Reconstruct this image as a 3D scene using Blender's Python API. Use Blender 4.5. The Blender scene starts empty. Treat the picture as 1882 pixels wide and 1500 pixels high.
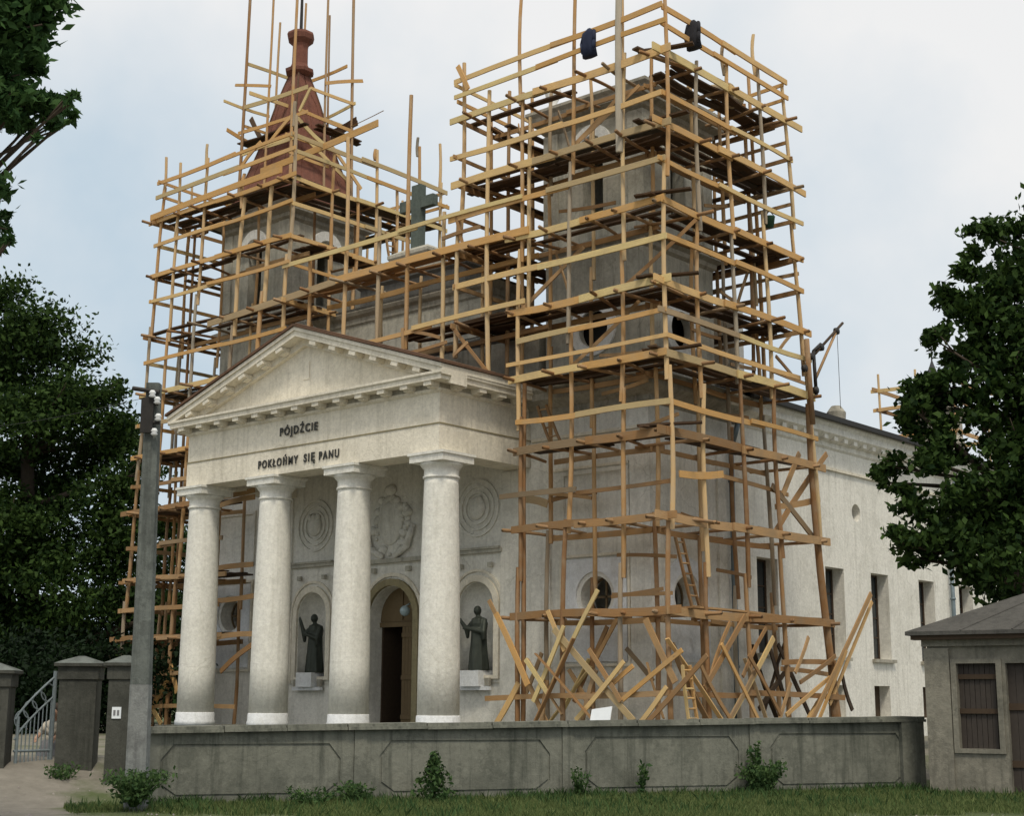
import bpy, bmesh, math, random
import numpy as np
from mathutils import Vector, Matrix
from mathutils.geometry import tessellate_polygon
R = math.radians
random.seed(7); rng = np.random.default_rng(7)
sc = bpy.context.scene
COL = sc.collection

# ------------------------------------------------------------------ camera
CAM = (21.19, -29.755, 1.62); YAW = .7129; PITCH = .1971; ROLL = .0048; F = 2699.7
cam = bpy.data.cameras.new('camera'); co = bpy.data.objects.new('camera', cam); COL.objects.link(co)
cam.sensor_width = 36; cam.lens = F / 1882 * 36; cam.clip_end = 3000
co.location = CAM
co.rotation_euler = (Matrix.Rotation(YAW, 3, 'Z') @ Matrix.Rotation(math.pi/2 + PITCH, 3, 'X') @ Matrix.Rotation(ROLL, 3, 'Z')).to_euler()
sc.camera = co
# ------------------------------------------------------------------ world, sun, exposure
SUN_EL, SUN_AZ = R(57), R(-42)      # azimuth of the direction towards the sun, from +x
w = bpy.data.worlds.new('World'); sc.world = w; w.use_nodes = True
nt = w.node_tree; nt.nodes.clear()
out = nt.nodes.new('ShaderNodeOutputWorld'); bg = nt.nodes.new('ShaderNodeBackground')
sky = nt.nodes.new('ShaderNodeTexSky'); sky.sky_type = 'NISHITA'; sky.sun_disc = False
sky.sun_elevation = SUN_EL; sky.sun_rotation = R(90) - SUN_AZ; sky.dust_density = 6; sky.air_density = 1.4
tc = nt.nodes.new('ShaderNodeTexCoord'); sep = nt.nodes.new('ShaderNodeSeparateXYZ')
nz = nt.nodes.new('ShaderNodeTexNoise'); nz.inputs['Scale'].default_value = 2.4; nz.inputs['Detail'].default_value = 6; nz.inputs['Roughness'].default_value = .55
add = nt.nodes.new('ShaderNodeMath'); add.operation = 'MULTIPLY_ADD'; add.inputs[1].default_value = 1.1
ramp = nt.nodes.new('ShaderNodeValToRGB')
e = ramp.color_ramp.elements
e[0].position = .64; e[0].color = (5.7, 6.95, 7.95, 1)
e[1].position = 1.0; e[1].color = (9.6, 9.55, 9.45, 1)
mixc = nt.nodes.new('ShaderNodeMix'); mixc.data_type = 'RGBA'; mixc.inputs[0].default_value = .88
nt.links.new(tc.outputs['Generated'], sep.inputs[0]); nt.links.new(tc.outputs['Generated'], nz.inputs['Vector'])
nt.links.new(nz.outputs['Fac'], add.inputs[0]); nt.links.new(sep.outputs['Z'], add.inputs[2]); nt.links.new(add.outputs[0], ramp.inputs[0])
nt.links.new(sky.outputs[0], mixc.inputs[6]); nt.links.new(ramp.outputs[0], mixc.inputs[7])
nt.links.new(mixc.outputs[2], bg.inputs[0]); bg.inputs[1].default_value = .1
nt.links.new(bg.outputs[0], out.inputs[0])
sl = bpy.data.lights.new('sun', 'SUN'); sl.energy = 1.9; sl.angle = R(11); sl.color = (1, .92, .77)
so = bpy.data.objects.new('sun', sl); COL.objects.link(so)
sd = Vector((math.cos(SUN_AZ)*math.cos(SUN_EL), math.sin(SUN_AZ)*math.cos(SUN_EL), math.sin(SUN_EL)))
so.rotation_euler = sd.to_track_quat('Z', 'Y').to_euler()
sc.view_settings.view_transform = 'Standard'; sc.view_settings.look = 'None'
sc.view_settings.exposure = 0.0; sc.view_settings.gamma = 1; sc.view_settings.use_curve_mapping = False

# ------------------------------------------------------------------ survey: a sight line from the camera station meets a plane of the place
def ray(x, y):
    a = (x-941)/F; b = (750-y)/F
    a, b = a*math.cos(ROLL)+b*math.sin(ROLL), -a*math.sin(ROLL)+b*math.cos(ROLL)
    fw = math.cos(PITCH)-b*math.sin(PITCH); up = math.sin(PITCH)+b*math.cos(PITCH)
    return Vector((-fw*math.sin(YAW)+a*math.cos(YAW), fw*math.cos(YAW)+a*math.sin(YAW), up)), fw
C0 = Vector(CAM)
def onY(x, y, Y): r, _ = ray(x, y); return C0 + r*((Y-C0.y)/r.y)
def onX(x, y, X): r, _ = ray(x, y); return C0 + r*((X-C0.x)/r.x)
def onZ(x, y, Z): r, _ = ray(x, y); return C0 + r*((Z-C0.z)/r.z)
def atD(x, y, D): r, f = ray(x, y); return C0 + r*(D/f)

# ------------------------------------------------------------------ materials
MAT = {}
def nodes(name, rough=.8, metal=0):
    m = bpy.data.materials.new(name); m.use_nodes = True; MAT[name] = m
    n = m.node_tree; b = n.nodes['Principled BSDF']
    b.inputs['Roughness'].default_value = rough; b.inputs['Metallic'].default_value = metal
    b.inputs['Specular IOR Level'].default_value = .25
    return m, n, b
def mk(n, t, **k):
    x = n.nodes.new(t)
    for a, v in k.items(): setattr(x, a, v)
    return x
def noise(n, vec, scale, detail=5, rough=.6):
    x = mk(n, 'ShaderNodeTexNoise'); x.inputs['Scale'].default_value = scale
    x.inputs['Detail'].default_value = detail; x.inputs['Roughness'].default_value = rough
    n.links.new(vec, x.inputs['Vector']); return x.outputs['Fac']
def cramp(n, fac, stops):
    x = mk(n, 'ShaderNodeValToRGB'); el = x.color_ramp.elements
    while len(el) < len(stops): el.new(.5)
    for i, (p, c) in enumerate(stops): el[i].position = p; el[i].color = (*c, 1) if len(c) == 3 else c
    n.links.new(fac, x.inputs[0]); return x.outputs[0]
def mixcol(n, fac, a, b, mode='MIX'):
    x = mk(n, 'ShaderNodeMix', data_type='RGBA', blend_type=mode)
    for s, v in ((0, fac), (6, a), (7, b)):
        if isinstance(v, (int, float)): x.inputs[s].default_value = v
        elif isinstance(v, tuple): x.inputs[s].default_value = (*v, 1)
        else: n.links.new(v, x.inputs[s])
    return x.outputs[2]
def mapping(n, scale):
    g = mk(n, 'ShaderNodeNewGeometry'); mp = mk(n, 'ShaderNodeMapping'); mp.inputs['Scale'].default_value = scale
    n.links.new(g.outputs['Position'], mp.inputs[0]); return g.outputs['Position'], mp.outputs[0]
def bump(n, b, h, strength, dist=.02):
    x = mk(n, 'ShaderNodeBump'); x.inputs['Strength'].default_value = strength; x.inputs['Distance'].default_value = dist
    n.links.new(h, x.inputs['Height']); n.links.new(x.outputs[0], b.inputs['Normal'])
def plaster(name, light, mid, dark, stain=.5, streak=.5, big=.55):
    m, n, b = nodes(name, .92)
    pos, st = mapping(n, (4.2, 4.2, .26))
    base = mixcol(n, noise(n, pos, 1.1, 6, .65), mid, light)
    f1 = cramp(n, noise(n, pos, big, 7, .7), [(.5-.0, (0, 0, 0)), (.72, (stain,)*3)])
    c = mixcol(n, f1, base, dark)
    f2 = cramp(n, noise(n, st, 1.3, 5, .7), [(.5, (0, 0, 0)), (.75, (streak,)*3)])
    c = mixcol(n, f2, c, dark)
    f4 = cramp(n, noise(n, pos, big*2.7, 8, .75), [(.52, (0, 0, 0)), (.56, (stain*.55,)*3)])
    c = mixcol(n, f4, c, mixcol(n, .5, dark, mid))
    f3 = noise(n, pos, 9, 6, .8)
    c = mixcol(n, .55, c, cramp(n, f3, [(.3, (.5,)*3), (.7, (1.05,)*3)]), 'MULTIPLY')
    # hairline cracks where the render has crazed
    wv = mk(n, 'ShaderNodeTexNoise'); wv.inputs['Scale'].default_value = 1.3; wv.inputs['Detail'].default_value = 5; n.links.new(pos, wv.inputs['Vector'])
    dm = mk(n, 'ShaderNodeMix', data_type='RGBA', blend_type='ADD'); dm.inputs[0].default_value = .9; n.links.new(pos, dm.inputs[6]); n.links.new(wv.outputs['Color'], dm.inputs[7])
    vo = mk(n, 'ShaderNodeTexVoronoi', feature='DISTANCE_TO_EDGE'); vo.inputs['Scale'].default_value = .55; n.links.new(dm.outputs[2], vo.inputs['Vector'])
    ck = cramp(n, vo.outputs['Distance'], [(.002, (.45 if 'fence' not in name else .25,)*3), (.009, (0, 0, 0))])
    ck = mixcol(n, cramp(n, noise(n, pos, .5, 2, .5), [(.5, (0, 0, 0)), (.6, (1, 1, 1))]), (0, 0, 0), ck)
    c = mixcol(n, ck, c, dark)
    n.links.new(c, b.inputs['Base Color'])
    bump(n, b, noise(n, pos, 14, 6, .7), .5, .03)
    return m
plaster('cream_plaster', (.94, .88, .75), (.83, .77, .63), (.42, .38, .29), .5, .45)
plaster('white_plaster', (.92, .90, .83), (.82, .80, .72), (.38, .365, .30), .45, .45)
plaster('column_plaster', (.92, .91, .84), (.83, .81, .73), (.48, .46, .38), .35, .4)
plaster('weathered_plaster', (.62, .595, .50), (.46, .44, .37), (.15, .15, .125), .65, .65)
plaster('grey_plaster', (.50, .47, .39), (.37, .35, .29), (.12, .12, .10), .7, .65)
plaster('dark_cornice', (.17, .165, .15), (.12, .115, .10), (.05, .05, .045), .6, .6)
plaster('bright_ring', (.95, .95, .92), (.88, .88, .84), (.55, .54, .48), .35, .25)
plaster('base_white', (.88, .90, .92), (.80, .82, .83), (.5, .5, .45), .3, .3)
plaster('fence_concrete', (.285, .285, .235), (.165, .17, .142), (.055, .062, .05), .85, .95, .3)
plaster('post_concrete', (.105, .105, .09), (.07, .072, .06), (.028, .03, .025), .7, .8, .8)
plaster('shed_plaster', (.32, .30, .24), (.23, .215, .175), (.08, .08, .065), .8, .8, .6)
plaster('cross_stone', (.15, .18, .16), (.10, .125, .11), (.04, .05, .045), .6, .5)
plaster('archivolt_stone', (.40, .34, .20), (.30, .26, .15), (.12, .10, .06), .5, .3)
plaster('pink_stone', (.36, .32, .30), (.28, .25, .23), (.16, .14, .12), .5, .3)
plaster('roof_rust', (.20, .115, .07), (.13, .075, .05), (.05, .035, .025), .6, .5)
plaster('spire_red', (.27, .11, .075), (.18, .08, .058), (.07, .045, .038), .55, .5)
plaster('roof_felt', (.115, .11, .10), (.08, .078, .07), (.035, .035, .033), .7, .6)
plaster('roof_slate', (.10, .10, .11), (.065, .065, .07), (.03, .03, .03), .6, .5)
plaster('pole_concrete', (.20, .22, .20), (.13, .145, .135), (.05, .055, .05), .8, .9, .9)
plaster('limewash', (.30, .315, .30), (.21, .22, .215), (.10, .10, .10), .8, .9, 1.2)
def simple(name, c1, c2, rough=.7, scale=6, metal=0, b_=.2):
    m, n, b = nodes(name, rough, metal)
    pos, _ = mapping(n, (1, 1, 1))
    f = noise(n, pos, scale, 4, .6)
    n.links.new(mixcol(n, f, c1, c2), b.inputs['Base Color']); bump(n, b, f, b_, .02); return m
simple('black_letter', (.025, .025, .022), (.05, .05, .045), .6)
simple('bronze', (.035, .042, .036), (.075, .085, .07), .55, 5, .4)
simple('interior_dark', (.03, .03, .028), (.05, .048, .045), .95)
simple('door_wood', (.12, .085, .045), (.18, .13, .07), .75, 9)
simple('dark_wood', (.045, .03, .02), (.08, .055, .035), .85, 9)
simple('pipe_zinc', (.13, .17, .19), (.22, .27, .30), .5, 6, .5)
simple('iron', (.03, .03, .03), (.06, .055, .05), .6, 8, .6)
simple('gate_paint', (.26, .31, .33), (.15, .18, .19), .6, 12, .2)
simple('porcelain', (.8, .82, .82), (.7, .72, .72), .3)
simple('white_board', (.86, .9, .92), (.78, .82, .85), .6)
simple('blue_cloth', (.016, .022, .045), (.03, .038, .07), .95)
simple('black_cloth', (.018, .018, .022), (.035, .035, .04), .95)
simple('green_plastic', (.03, .08, .05), (.045, .11, .065), .5)
simple('sacking', (.42, .34, .22), (.30, .24, .16), .95)
simple('pale_cloth', (.55, .50, .42), (.42, .39, .33), .95)
simple('grey_cloth', (.24, .24, .25), (.16, .16, .17), .95)
simple('skin', (.50, .31, .22), (.45, .27, .19), .6)
simple('hair', (.03, .022, .016), (.05, .035, .025), .7)
simple('bark', (.055, .042, .03), (.10, .08, .06), .95, 12, 0, .8)
simple('brown_shutter', (.04, .034, .03), (.068, .056, .047), .8, 10)
def glass(name, c):
    m, n, b = nodes(name, .12); b.inputs['Base Color'].default_value = (*c, 1); b.inputs['Specular IOR Level'].default_value = .6
glass('dark_glass', (.02, .026, .03)); glass('lamp_glass', (.35, .45, .48))
def wood(name, a, b_, grey, greyf=.35):
    m, n, b = nodes(name, .78)
    oi = mk(n, 'ShaderNodeObjectInfo'); pos, _ = mapping(n, (1, 1, 1))
    tcn = mk(n, 'ShaderNodeTexCoord'); mp = mk(n, 'ShaderNodeMapping'); mp.inputs['Scale'].default_value = (30, 30, 3)
    n.links.new(tcn.outputs['Object'], mp.inputs[0])
    mid_ = tuple((x+y)/2*z for x, y, z in zip(a, b_, (1.0, .92, .85))); pale = tuple(min(.85, x*1.12+.03) for x in a)
    c = cramp(n, oi.outputs['Random'], [(0, b_), (.3, mid_), (.6, a), (.85, pale), (1, grey)])
    g = mixcol(n, cramp(n, noise(n, mp.outputs[0], 1.0, 4, .6), [(.3, (.55,)*3), (.75, (1,)*3)]), (0, 0, 0), c, 'MIX')
    c = mixcol(n, cramp(n, noise(n, pos, 1.7, 5, .65), [(.45, (0, 0, 0)), (.75, (greyf,)*3)]), g, grey)
    n.links.new(c, b.inputs['Base Color']); bump(n, b, noise(n, mp.outputs[0], 1.5, 3, .6), .3, .01); return m
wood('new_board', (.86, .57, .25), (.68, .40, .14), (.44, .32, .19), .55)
wood('dark_board', (.54, .33, .15), (.34, .195, .085), (.25, .19, .12), .6)  # darker timber for the low lifts: weaker light there put into the colour
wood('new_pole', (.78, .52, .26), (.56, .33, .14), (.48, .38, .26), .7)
wood('dark_pole', (.48, .29, .14), (.30, .165, .075), (.36, .29, .20), .65)
wood('deck_plank', (.11, .06, .028), (.06, .035, .018), (.05, .04, .028), .6)  # darkened: the shade under the decks is put into the colour
wood('grey_pole', (.50, .44, .34), (.38, .31, .22), (.30, .27, .22), .6)
def leafmat(name, a, b_, tr=.25):
    m, n, b = nodes(name, .65); b.inputs['Specular IOR Level'].default_value = .12
    g = mk(n, 'ShaderNodeNewGeometry'); c = mixcol(n, g.outputs['Random Per Island'], a, b_)
    n.links.new(c, b.inputs['Base Color'])
    t = mk(n, 'ShaderNodeBsdfTranslucent'); n.links.new(c, t.inputs[0]); mx = mk(n, 'ShaderNodeMixShader'); mx.inputs[0].default_value = tr
    o = n.nodes['Material Output']; n.links.new(b.outputs[0], mx.inputs[1]); n.links.new(t.outputs[0], mx.inputs[2]); n.links.new(mx.outputs[0], o.inputs[0]); return m
leafmat('leaf_dark', (.008, .022, .006), (.032, .068, .018), .22)
leafmat('leaf_shade', (.004, .011, .004), (.010, .024, .007), .1)  # shade beneath the big tree put into this darker leaf colour
leafmat('leaf_mid', (.008, .024, .006), (.055, .10, .022))
leafmat('leaf_near', (.025, .065, .022), (.075, .15, .045), .35)
leafmat('grass_blade', (.055, .10, .03), (.20, .235, .09))
leafmat('weed_leaf', (.03, .07, .025), (.09, .15, .05))
def groundmat():
    m, n, b = nodes('ground_soil', .95); pos, _ = mapping(n, (1, 1, 1))
    vc = mk(n, 'ShaderNodeVertexColor', layer_name='path')
    f = noise(n, pos, 1.3, 6, .7)
    gr = mixcol(n, f, (.045, .075, .026), (.12, .135, .06))
    dirt = mixcol(n, noise(n, pos, 3.1, 7, .7), (.12, .11, .09), (.32, .295, .25))
    fac = mk(n, 'ShaderNodeMath', operation='MULTIPLY_ADD'); fac.inputs[1].default_value = 1.6
    n.links.new(noise(n, pos, .9, 5, .7), fac.inputs[0])
    s = mk(n, 'ShaderNodeSeparateColor'); n.links.new(vc.outputs[0], s.inputs[0])
    mm = mk(n, 'ShaderNodeMath', operation='MULTIPLY_ADD'); mm.inputs[1].default_value = 2.4; mm.inputs[2].default_value = -2.0
    n.links.new(s.outputs[0], mm.inputs[0]); n.links.new(mm.outputs[0], fac.inputs[2])
    cl = cramp(n, fac.outputs[0], [(.3, (0, 0, 0)), (.85, (1, 1, 1))])
    n.links.new(mixcol(n, cl, gr, dirt), b.inputs['Base Color']); bump(n, b, noise(n, pos, 9, 6, .7), .6, .04)
groundmat()

# ------------------------------------------------------------------ mesh helpers
class MB:
    def __init__(s): s.v = []; s.f = []
    def add(s, vs, fs):
        o = len(s.v); s.v += [tuple(p) for p in vs]; s.f += [tuple(i+o for i in f) for f in fs]; return s
    def box(s, x0, x1, y0, y1, z0, z1):
        return s.add([(x0,y0,z0),(x1,y0,z0),(x1,y1,z0),(x0,y1,z0),(x0,y0,z1),(x1,y0,z1),(x1,y1,z1),(x0,y1,z1)],
                     [(0,3,2,1),(4,5,6,7),(0,1,5,4),(1,2,6,5),(2,3,7,6),(3,0,4,7)])
    def tube(s, p, q, r0, r1=None, n=8):
        p = Vector(p); q = Vector(q); r1 = r0 if r1 is None else r1; d = (q-p).normalized()
        u = d.orthogonal().normalized(); w_ = d.cross(u); vs = []
        for c, r in ((p, r0), (q, r1)):
            for i in range(n):
                a = 2*math.pi*i/n; vs.append(c+u*(r*math.cos(a))+w_*(r*math.sin(a)))
        fs = [(i, (i+1) % n, n+(i+1) % n, n+i) for i in range(n)]+[tuple(range(n))[::-1], tuple(range(n, 2*n))]
        return s.add(vs, fs)
    def lathe(s, prof, c=(0, 0), n=32, cap=True, a0=0, fn=None):
        vs = []
        for r, z in prof:
            for i in range(n):
                a = 2*math.pi*i/n+a0; rr = r*(fn(a, z) if fn else 1)
                vs.append((c[0]+rr*math.cos(a), c[1]+rr*math.sin(a), z))
        fs = []
        for k in range(len(prof)-1):
            for i in range(n): fs.append((k*n+i, k*n+(i+1) % n, (k+1)*n+(i+1) % n, (k+1)*n+i))
        if cap: fs += [tuple(range(n))[::-1], tuple(range((len(prof)-1)*n, len(prof)*n))]
        return s.add(vs, fs)
    def rect_profile(s, x0, x1, y0, y1, prof, cap=True):
        """moulding round a rectangle: prof = [(outset, z)...] bottom to top"""
        vs = []
        for o, z in prof: vs += [(x0-o, y0-o, z), (x1+o, y0-o, z), (x1+o, y1+o, z), (x0-o, y1+o, z)]
        fs = [(k*4+i, k*4+(i+1) % 4, k*4+4+(i+1) % 4, k*4+4+i) for k in range(len(prof)-1) for i in range(4)]
        if cap: fs += [(3, 2, 1, 0), tuple(len(prof)*4-4+i for i in range(4))]
        return s.add(vs, fs)
    def sphere(s, c, r, n=10, m=7, sc_=(1, 1, 1)):
        vs = [(c[0], c[1], c[2]-r*sc_[2])]
        for j in range(1, m):
            t = math.pi*j/m-math.pi/2
            for i in range(n):
                a = 2*math.pi*i/n; vs.append((c[0]+r*sc_[0]*math.cos(t)*math.cos(a), c[1]+r*sc_[1]*math.cos(t)*math.sin(a), c[2]+r*sc_[2]*math.sin(t)))
        vs.append((c[0], c[1], c[2]+r*sc_[2])); L = len(vs)-1
        fs = [(0, 1+(i+1) % n, 1+i) for i in range(n)]
        for j in range(m-2):
            for i in range(n): a = 1+j*n; fs.append((a+i, a+(i+1) % n, a+n+(i+1) % n, a+n+i))
        a = 1+(m-2)*n; fs += [(a+i, a+(i+1) % n, L) for i in range(n)]
        return s.add(vs, fs)
    def chain(s, pts, n=10):
        """smooth limb: pts = [(p, r)...]"""
        for (p, r), (q, t) in zip(pts, pts[1:]): s.tube(p, q, r, t, n)
        for p, r in pts: s.sphere(p, r*1.0, n, 7)
        return s
    def build(s, name, mat, parent=None, smooth=False, origin=None):
        return link(mesh(name, s.v, s.f, mat, smooth, origin), name, parent, origin)
def mesh(name, v, f, mat, smooth=False, origin=None):
    me = bpy.data.meshes.new(name)
    if origin is not None: v = [(p[0]-origin[0], p[1]-origin[1], p[2]-origin[2]) for p in v]
    me.from_pydata(v, [], f); me.materials.append(MAT[mat] if isinstance(mat, str) else mat)
    if smooth: me.polygons.foreach_set('use_smooth', [True]*len(me.polygons))
    return me
def link(me, name, parent=None, origin=None):
    o = bpy.data.objects.new(name, me); COL.objects.link(o)
    org = Vector(origin) if origin is not None else Vector((0, 0, 0))
    if parent is not None:
        o.parent = parent; o.location = org - wloc(parent)
    else: o.location = org
    return o
def wloc(o):
    p = o.location.copy()
    while o.parent: o = o.parent; p = p+o.location
    return p
def tag(o, label, cat, group=None):
    o['label'] = label; o['category'] = cat
    if group: o['group'] = group
    return o
def thing(name, loc, label, cat, group=None):
    o = bpy.data.objects.new(name, None); COL.objects.link(o); o.location = loc; o.empty_display_size = .3
    return tag(o, label, cat, group)
def wall_sheet(mb, outline, holes, put, depth):
    """plate with openings; outline/holes are 2-D loops; put(u, v, d) -> point; depth > 0 into the wall"""
    loops = [outline]+holes
    flat = [p for l in loops for p in l]
    tri = tessellate_polygon([[Vector((a, b, 0)) for a, b in l] for l in loops])
    n = len(flat)
    vs = [put(a, b, 0) for a, b in flat]+[put(a, b, depth) for a, b in flat]
    fs = [tuple(t) for t in tri]+[tuple(n+i for i in t)[::-1] for t in tri]
    k = 0
    for l in loops:
        m = len(l)
        for i in range(m): a, b = k+i, k+(i+1) % m; fs.append((a, b, n+b, n+a))
        k += m
    mb.add(vs, fs)
def circ(cx, cz, r, n=28, ry=None): return [(cx+r*math.cos(2*math.pi*i/n), cz+(ry or r)*math.sin(2*math.pi*i/n)) for i in range(n)]
def arch(cx, z0, zs, hw, n=14, rise=None):
    rise = rise or hw
    return [(cx-hw, z0), (cx+hw, z0)]+[(cx+hw*math.cos(math.pi*i/n), zs+rise*math.sin(math.pi*i/n)) for i in range(n+1)]
def rect(a, b, c, d): return [(a, c), (b, c), (b, d), (a, d)]
def fixn(o):
    bm = bmesh.new(); bm.from_mesh(o.data); bmesh.ops.recalc_face_normals(bm, faces=bm.faces); bm.to_mesh(o.data); bm.free(); return o
FY = lambda Y: (lambda u, v, d: (u, Y+d, v))       # plate facing -y
FX = lambda X: (lambda u, v, d: (X-d, u, v))       # plate facing +x
def remesh(o, vox, smooth=True):
    m = o.modifiers.new('remesh', 'REMESH'); m.mode = 'VOXEL'; m.voxel_size = vox; m.use_smooth_shade = smooth; return o

# ------------------------------------------------------------------ unit pieces shared by all scaffold parts
def unit_poles():
    res = []
    for k in range(4):
        vs = []; n = 7; K = 7
        for j in range(K):
            t = j/(K-1); ox = (.45+.14*k)*math.sin(t*math.pi)*(-1)**k+.2*math.sin(2*math.pi*t); oy = .5*math.sin(t*math.pi)*(-1)**(k//2)
            for i in range(n):
                a = 2*math.pi*i/n; r = 1.08-.16*t+random.uniform(-.05, .05); vs.append((ox+r*math.cos(a), oy+r*math.sin(a), t))
        fs = [(j*n+i, j*n+(i+1) % n, j*n+n+(i+1) % n, j*n+n+i) for j in range(K-1) for i in range(n)]+[tuple(range(n))[::-1], tuple(range((K-1)*n, K*n))]
        res.append((vs, fs))
    return res
UP = unit_poles()
def unit_boards():
    res = []
    for k in range(4):
        vs = []; K = 4
        for q in range(K):
            t = q/(K-1); a = (.22, -.25, .12, -.1)[k]*math.sin(math.pi*t); b = (.3, .5, -.4, -.2)[k]*math.sin(math.pi*t); wv = 1+random.uniform(-.07, .05)
            c = .06*(k-1.5)*t
            vs += [(x*.5+b-c, y*.5*wv+a, t) for x, y in ((-1, -1), (1, -1), (1, 1), (-1, 1))]
        fs = [(q*4+i, q*4+(i+1) % 4, q*4+4+(i+1) % 4, q*4+4+i) for q in range(K-1) for i in range(4)]+[(3, 2, 1, 0), tuple(K*4-4+i for i in range(4))]
        res.append((vs, fs))
    return res
UB = unit_boards()
CACHE = {}
def unit(kind, mat):
    k = random.randrange(4)
    key = (kind, mat, k)
    if key not in CACHE:
        if kind == 'pole': CACHE[key] = mesh('pole_shape', *UP[k], mat, True)
        else: CACHE[key] = mesh('board_shape', *UB[k], mat)
    return CACHE[key]
def beam(parent, name, p, q, a, b=None, mat='new_board', up=None, kind='board'):
    """a = thickness (or radius), b = width measured along 'up'"""
    p = Vector(p); q = Vector(q); d = q-p; L = d.length
    if L < .02: return None
    z = d/L; u = Vector(up) if up is not None else Vector((0, 0, 1))
    u = u-z*u.dot(z)
    if u.length < 1e-3: u = z.orthogonal()
    u.normalize(); x = u.cross(z)
    if kind == 'pole': b = a
    M = Matrix((x*a, u*(b if b else a), z*L)).transposed().to_4x4()
    o = bpy.data.objects.new(name, unit(kind, mat)); COL.objects.link(o)
    base = wloc(parent) if parent is not None else Vector()
    M.translation = p-base
    o.parent = parent; o.matrix_local = M
    return o
def j(s): return random.uniform(-s, s)
def pick(zz): return ('new_pole' if random.random() < sm((zz-4.5)/5) else 'dark_pole')

# ------------------------------------------------------------------ ground
WA = atD(272, 1480, 23.4); WB = atD(1702, 1446, 28.6); WA.z = WB.z = 0
wd = (WB-WA).normalized(); wn = Vector((-wd.y, wd.x, 0))     # towards the church
def inward(x, y): return (x-WA.x)*wn.x+(y-WA.y)*wn.y
def along(x, y): return (x-WA.x)*wd.x+(y-WA.y)*wd.y
def sm(t): t = max(0, min(1, t)); return t*t*(3-2*t)
def edge_(al): return 1.75+3.6*sm((al-.2)/4.5)-.9*sm((al-12)/3)+.25*math.sin(al*1.1)
def gz(x, y): return .6*sm((inward(x, y)-.6)/3.2)
def axis(c, fine, far):
    a = [0]; s = fine
    while a[-1] < far:
        a.append(a[-1]+s)
        if a[-1] > 24: s *= 1.25
    return [c-t for t in a[:0:-1]]+[c+t for t in a]
xs = axis(2, .8, 900); ys = axis(-6, .8, 900); vs = []; cols = []
for y in ys:
    for x in xs:
        i_, al = inward(x, y), along(x, y)
        vs.append((x, y, gz(x, y)+.03*math.sin(x*1.7)*math.cos(y*1.3)))
        p = sm((-i_-edge_(al)+.2)/1.1)
        p = max(p, sm((-al-.2)/1.2)) if i_ < 4 else p
        p = max(p, .80*sm((i_-.5)/1.0)*(1-sm((i_-38)/15)))
        cols.append(p)
nx = len(xs); fs = [(r*nx+c, r*nx+c+1, (r+1)*nx+c+1, (r+1)*nx+c) for r in range(len(ys)-1) for c in range(nx-1)]
me = mesh('ground', vs, fs, 'ground_soil', True); ca = me.color_attributes.new('path', 'FLOAT_COLOR', 'POINT')
ca.data.foreach_set('color', [t for p in cols for t in (p, p, p, 1)])
g = link(me, 'ground'); g['kind'] = 'structure'

# ------------------------------------------------------------------ CHURCH
XC = -9.0; TW, TD, SB = 3.79, 3.76, .25; PY = -3.56; HP = 5.14; GZ = .55
ch = thing('church', (XC, 0, GZ), 'twin towered church with a white columned portico, wrapped in timber scaffolding', 'church')
def part(mb, name, mat, smooth=False, parent=ch, fix=True):
    o = mb.build(name, mat, parent, smooth, wloc(parent))
    return fixn(o) if fix else o
RW = (-1.69, 4.25, .5)          # round window of the tower base, front
# front wall
nl, nr, dc = -12.40, -5.76, -9.03
mb = MB()
holes = [circ(RW[0], RW[1], RW[2]), circ(2*XC-RW[0], RW[1], RW[2]), arch(nl, 2.3, 4.15, .63), arch(nr, 2.3, 4.15, .63), arch(dc, .9, 3.93, .9)]
wall_sheet(mb, rect(2*XC, 0, GZ-.3, 9.05), holes, FY(0), .6)
part(mb, 'facade_wall', 'white_plaster')
# side wall of tower base and nave
NW = [(5.0, 6.1), (8.78, 9.9), (11.6, 12.75), (14.87, 16.0), (17.9, 19.0)]
mb = MB(); holes = [circ(1.55, 4.25, .5), circ(10.82, 7.3, .27)]+[rect(a, b, 2.92, 5.53) for a, b in NW]+[rect(a, b, 1.15, 2.12) for a, b in ((8.7, 9.7), (11.53, 12.55), (14.8, 15.9))]
wall_sheet(mb, rect(.6, 24, GZ-.3, 9.05), holes, FX(0), .6)
part(mb, 'nave_wall', 'white_plaster')
mb = MB().box(2*XC, 2*XC+.6, .6, 24, GZ-.3, 9.05).box(2*XC+.6, -.6, 23.4, 24, GZ-.3, 9.05).box(2*XC+.6, -.6, 5.2, 5.6, GZ-.3, 12.9)
part(mb, 'rear_wall', 'white_plaster')
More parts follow.
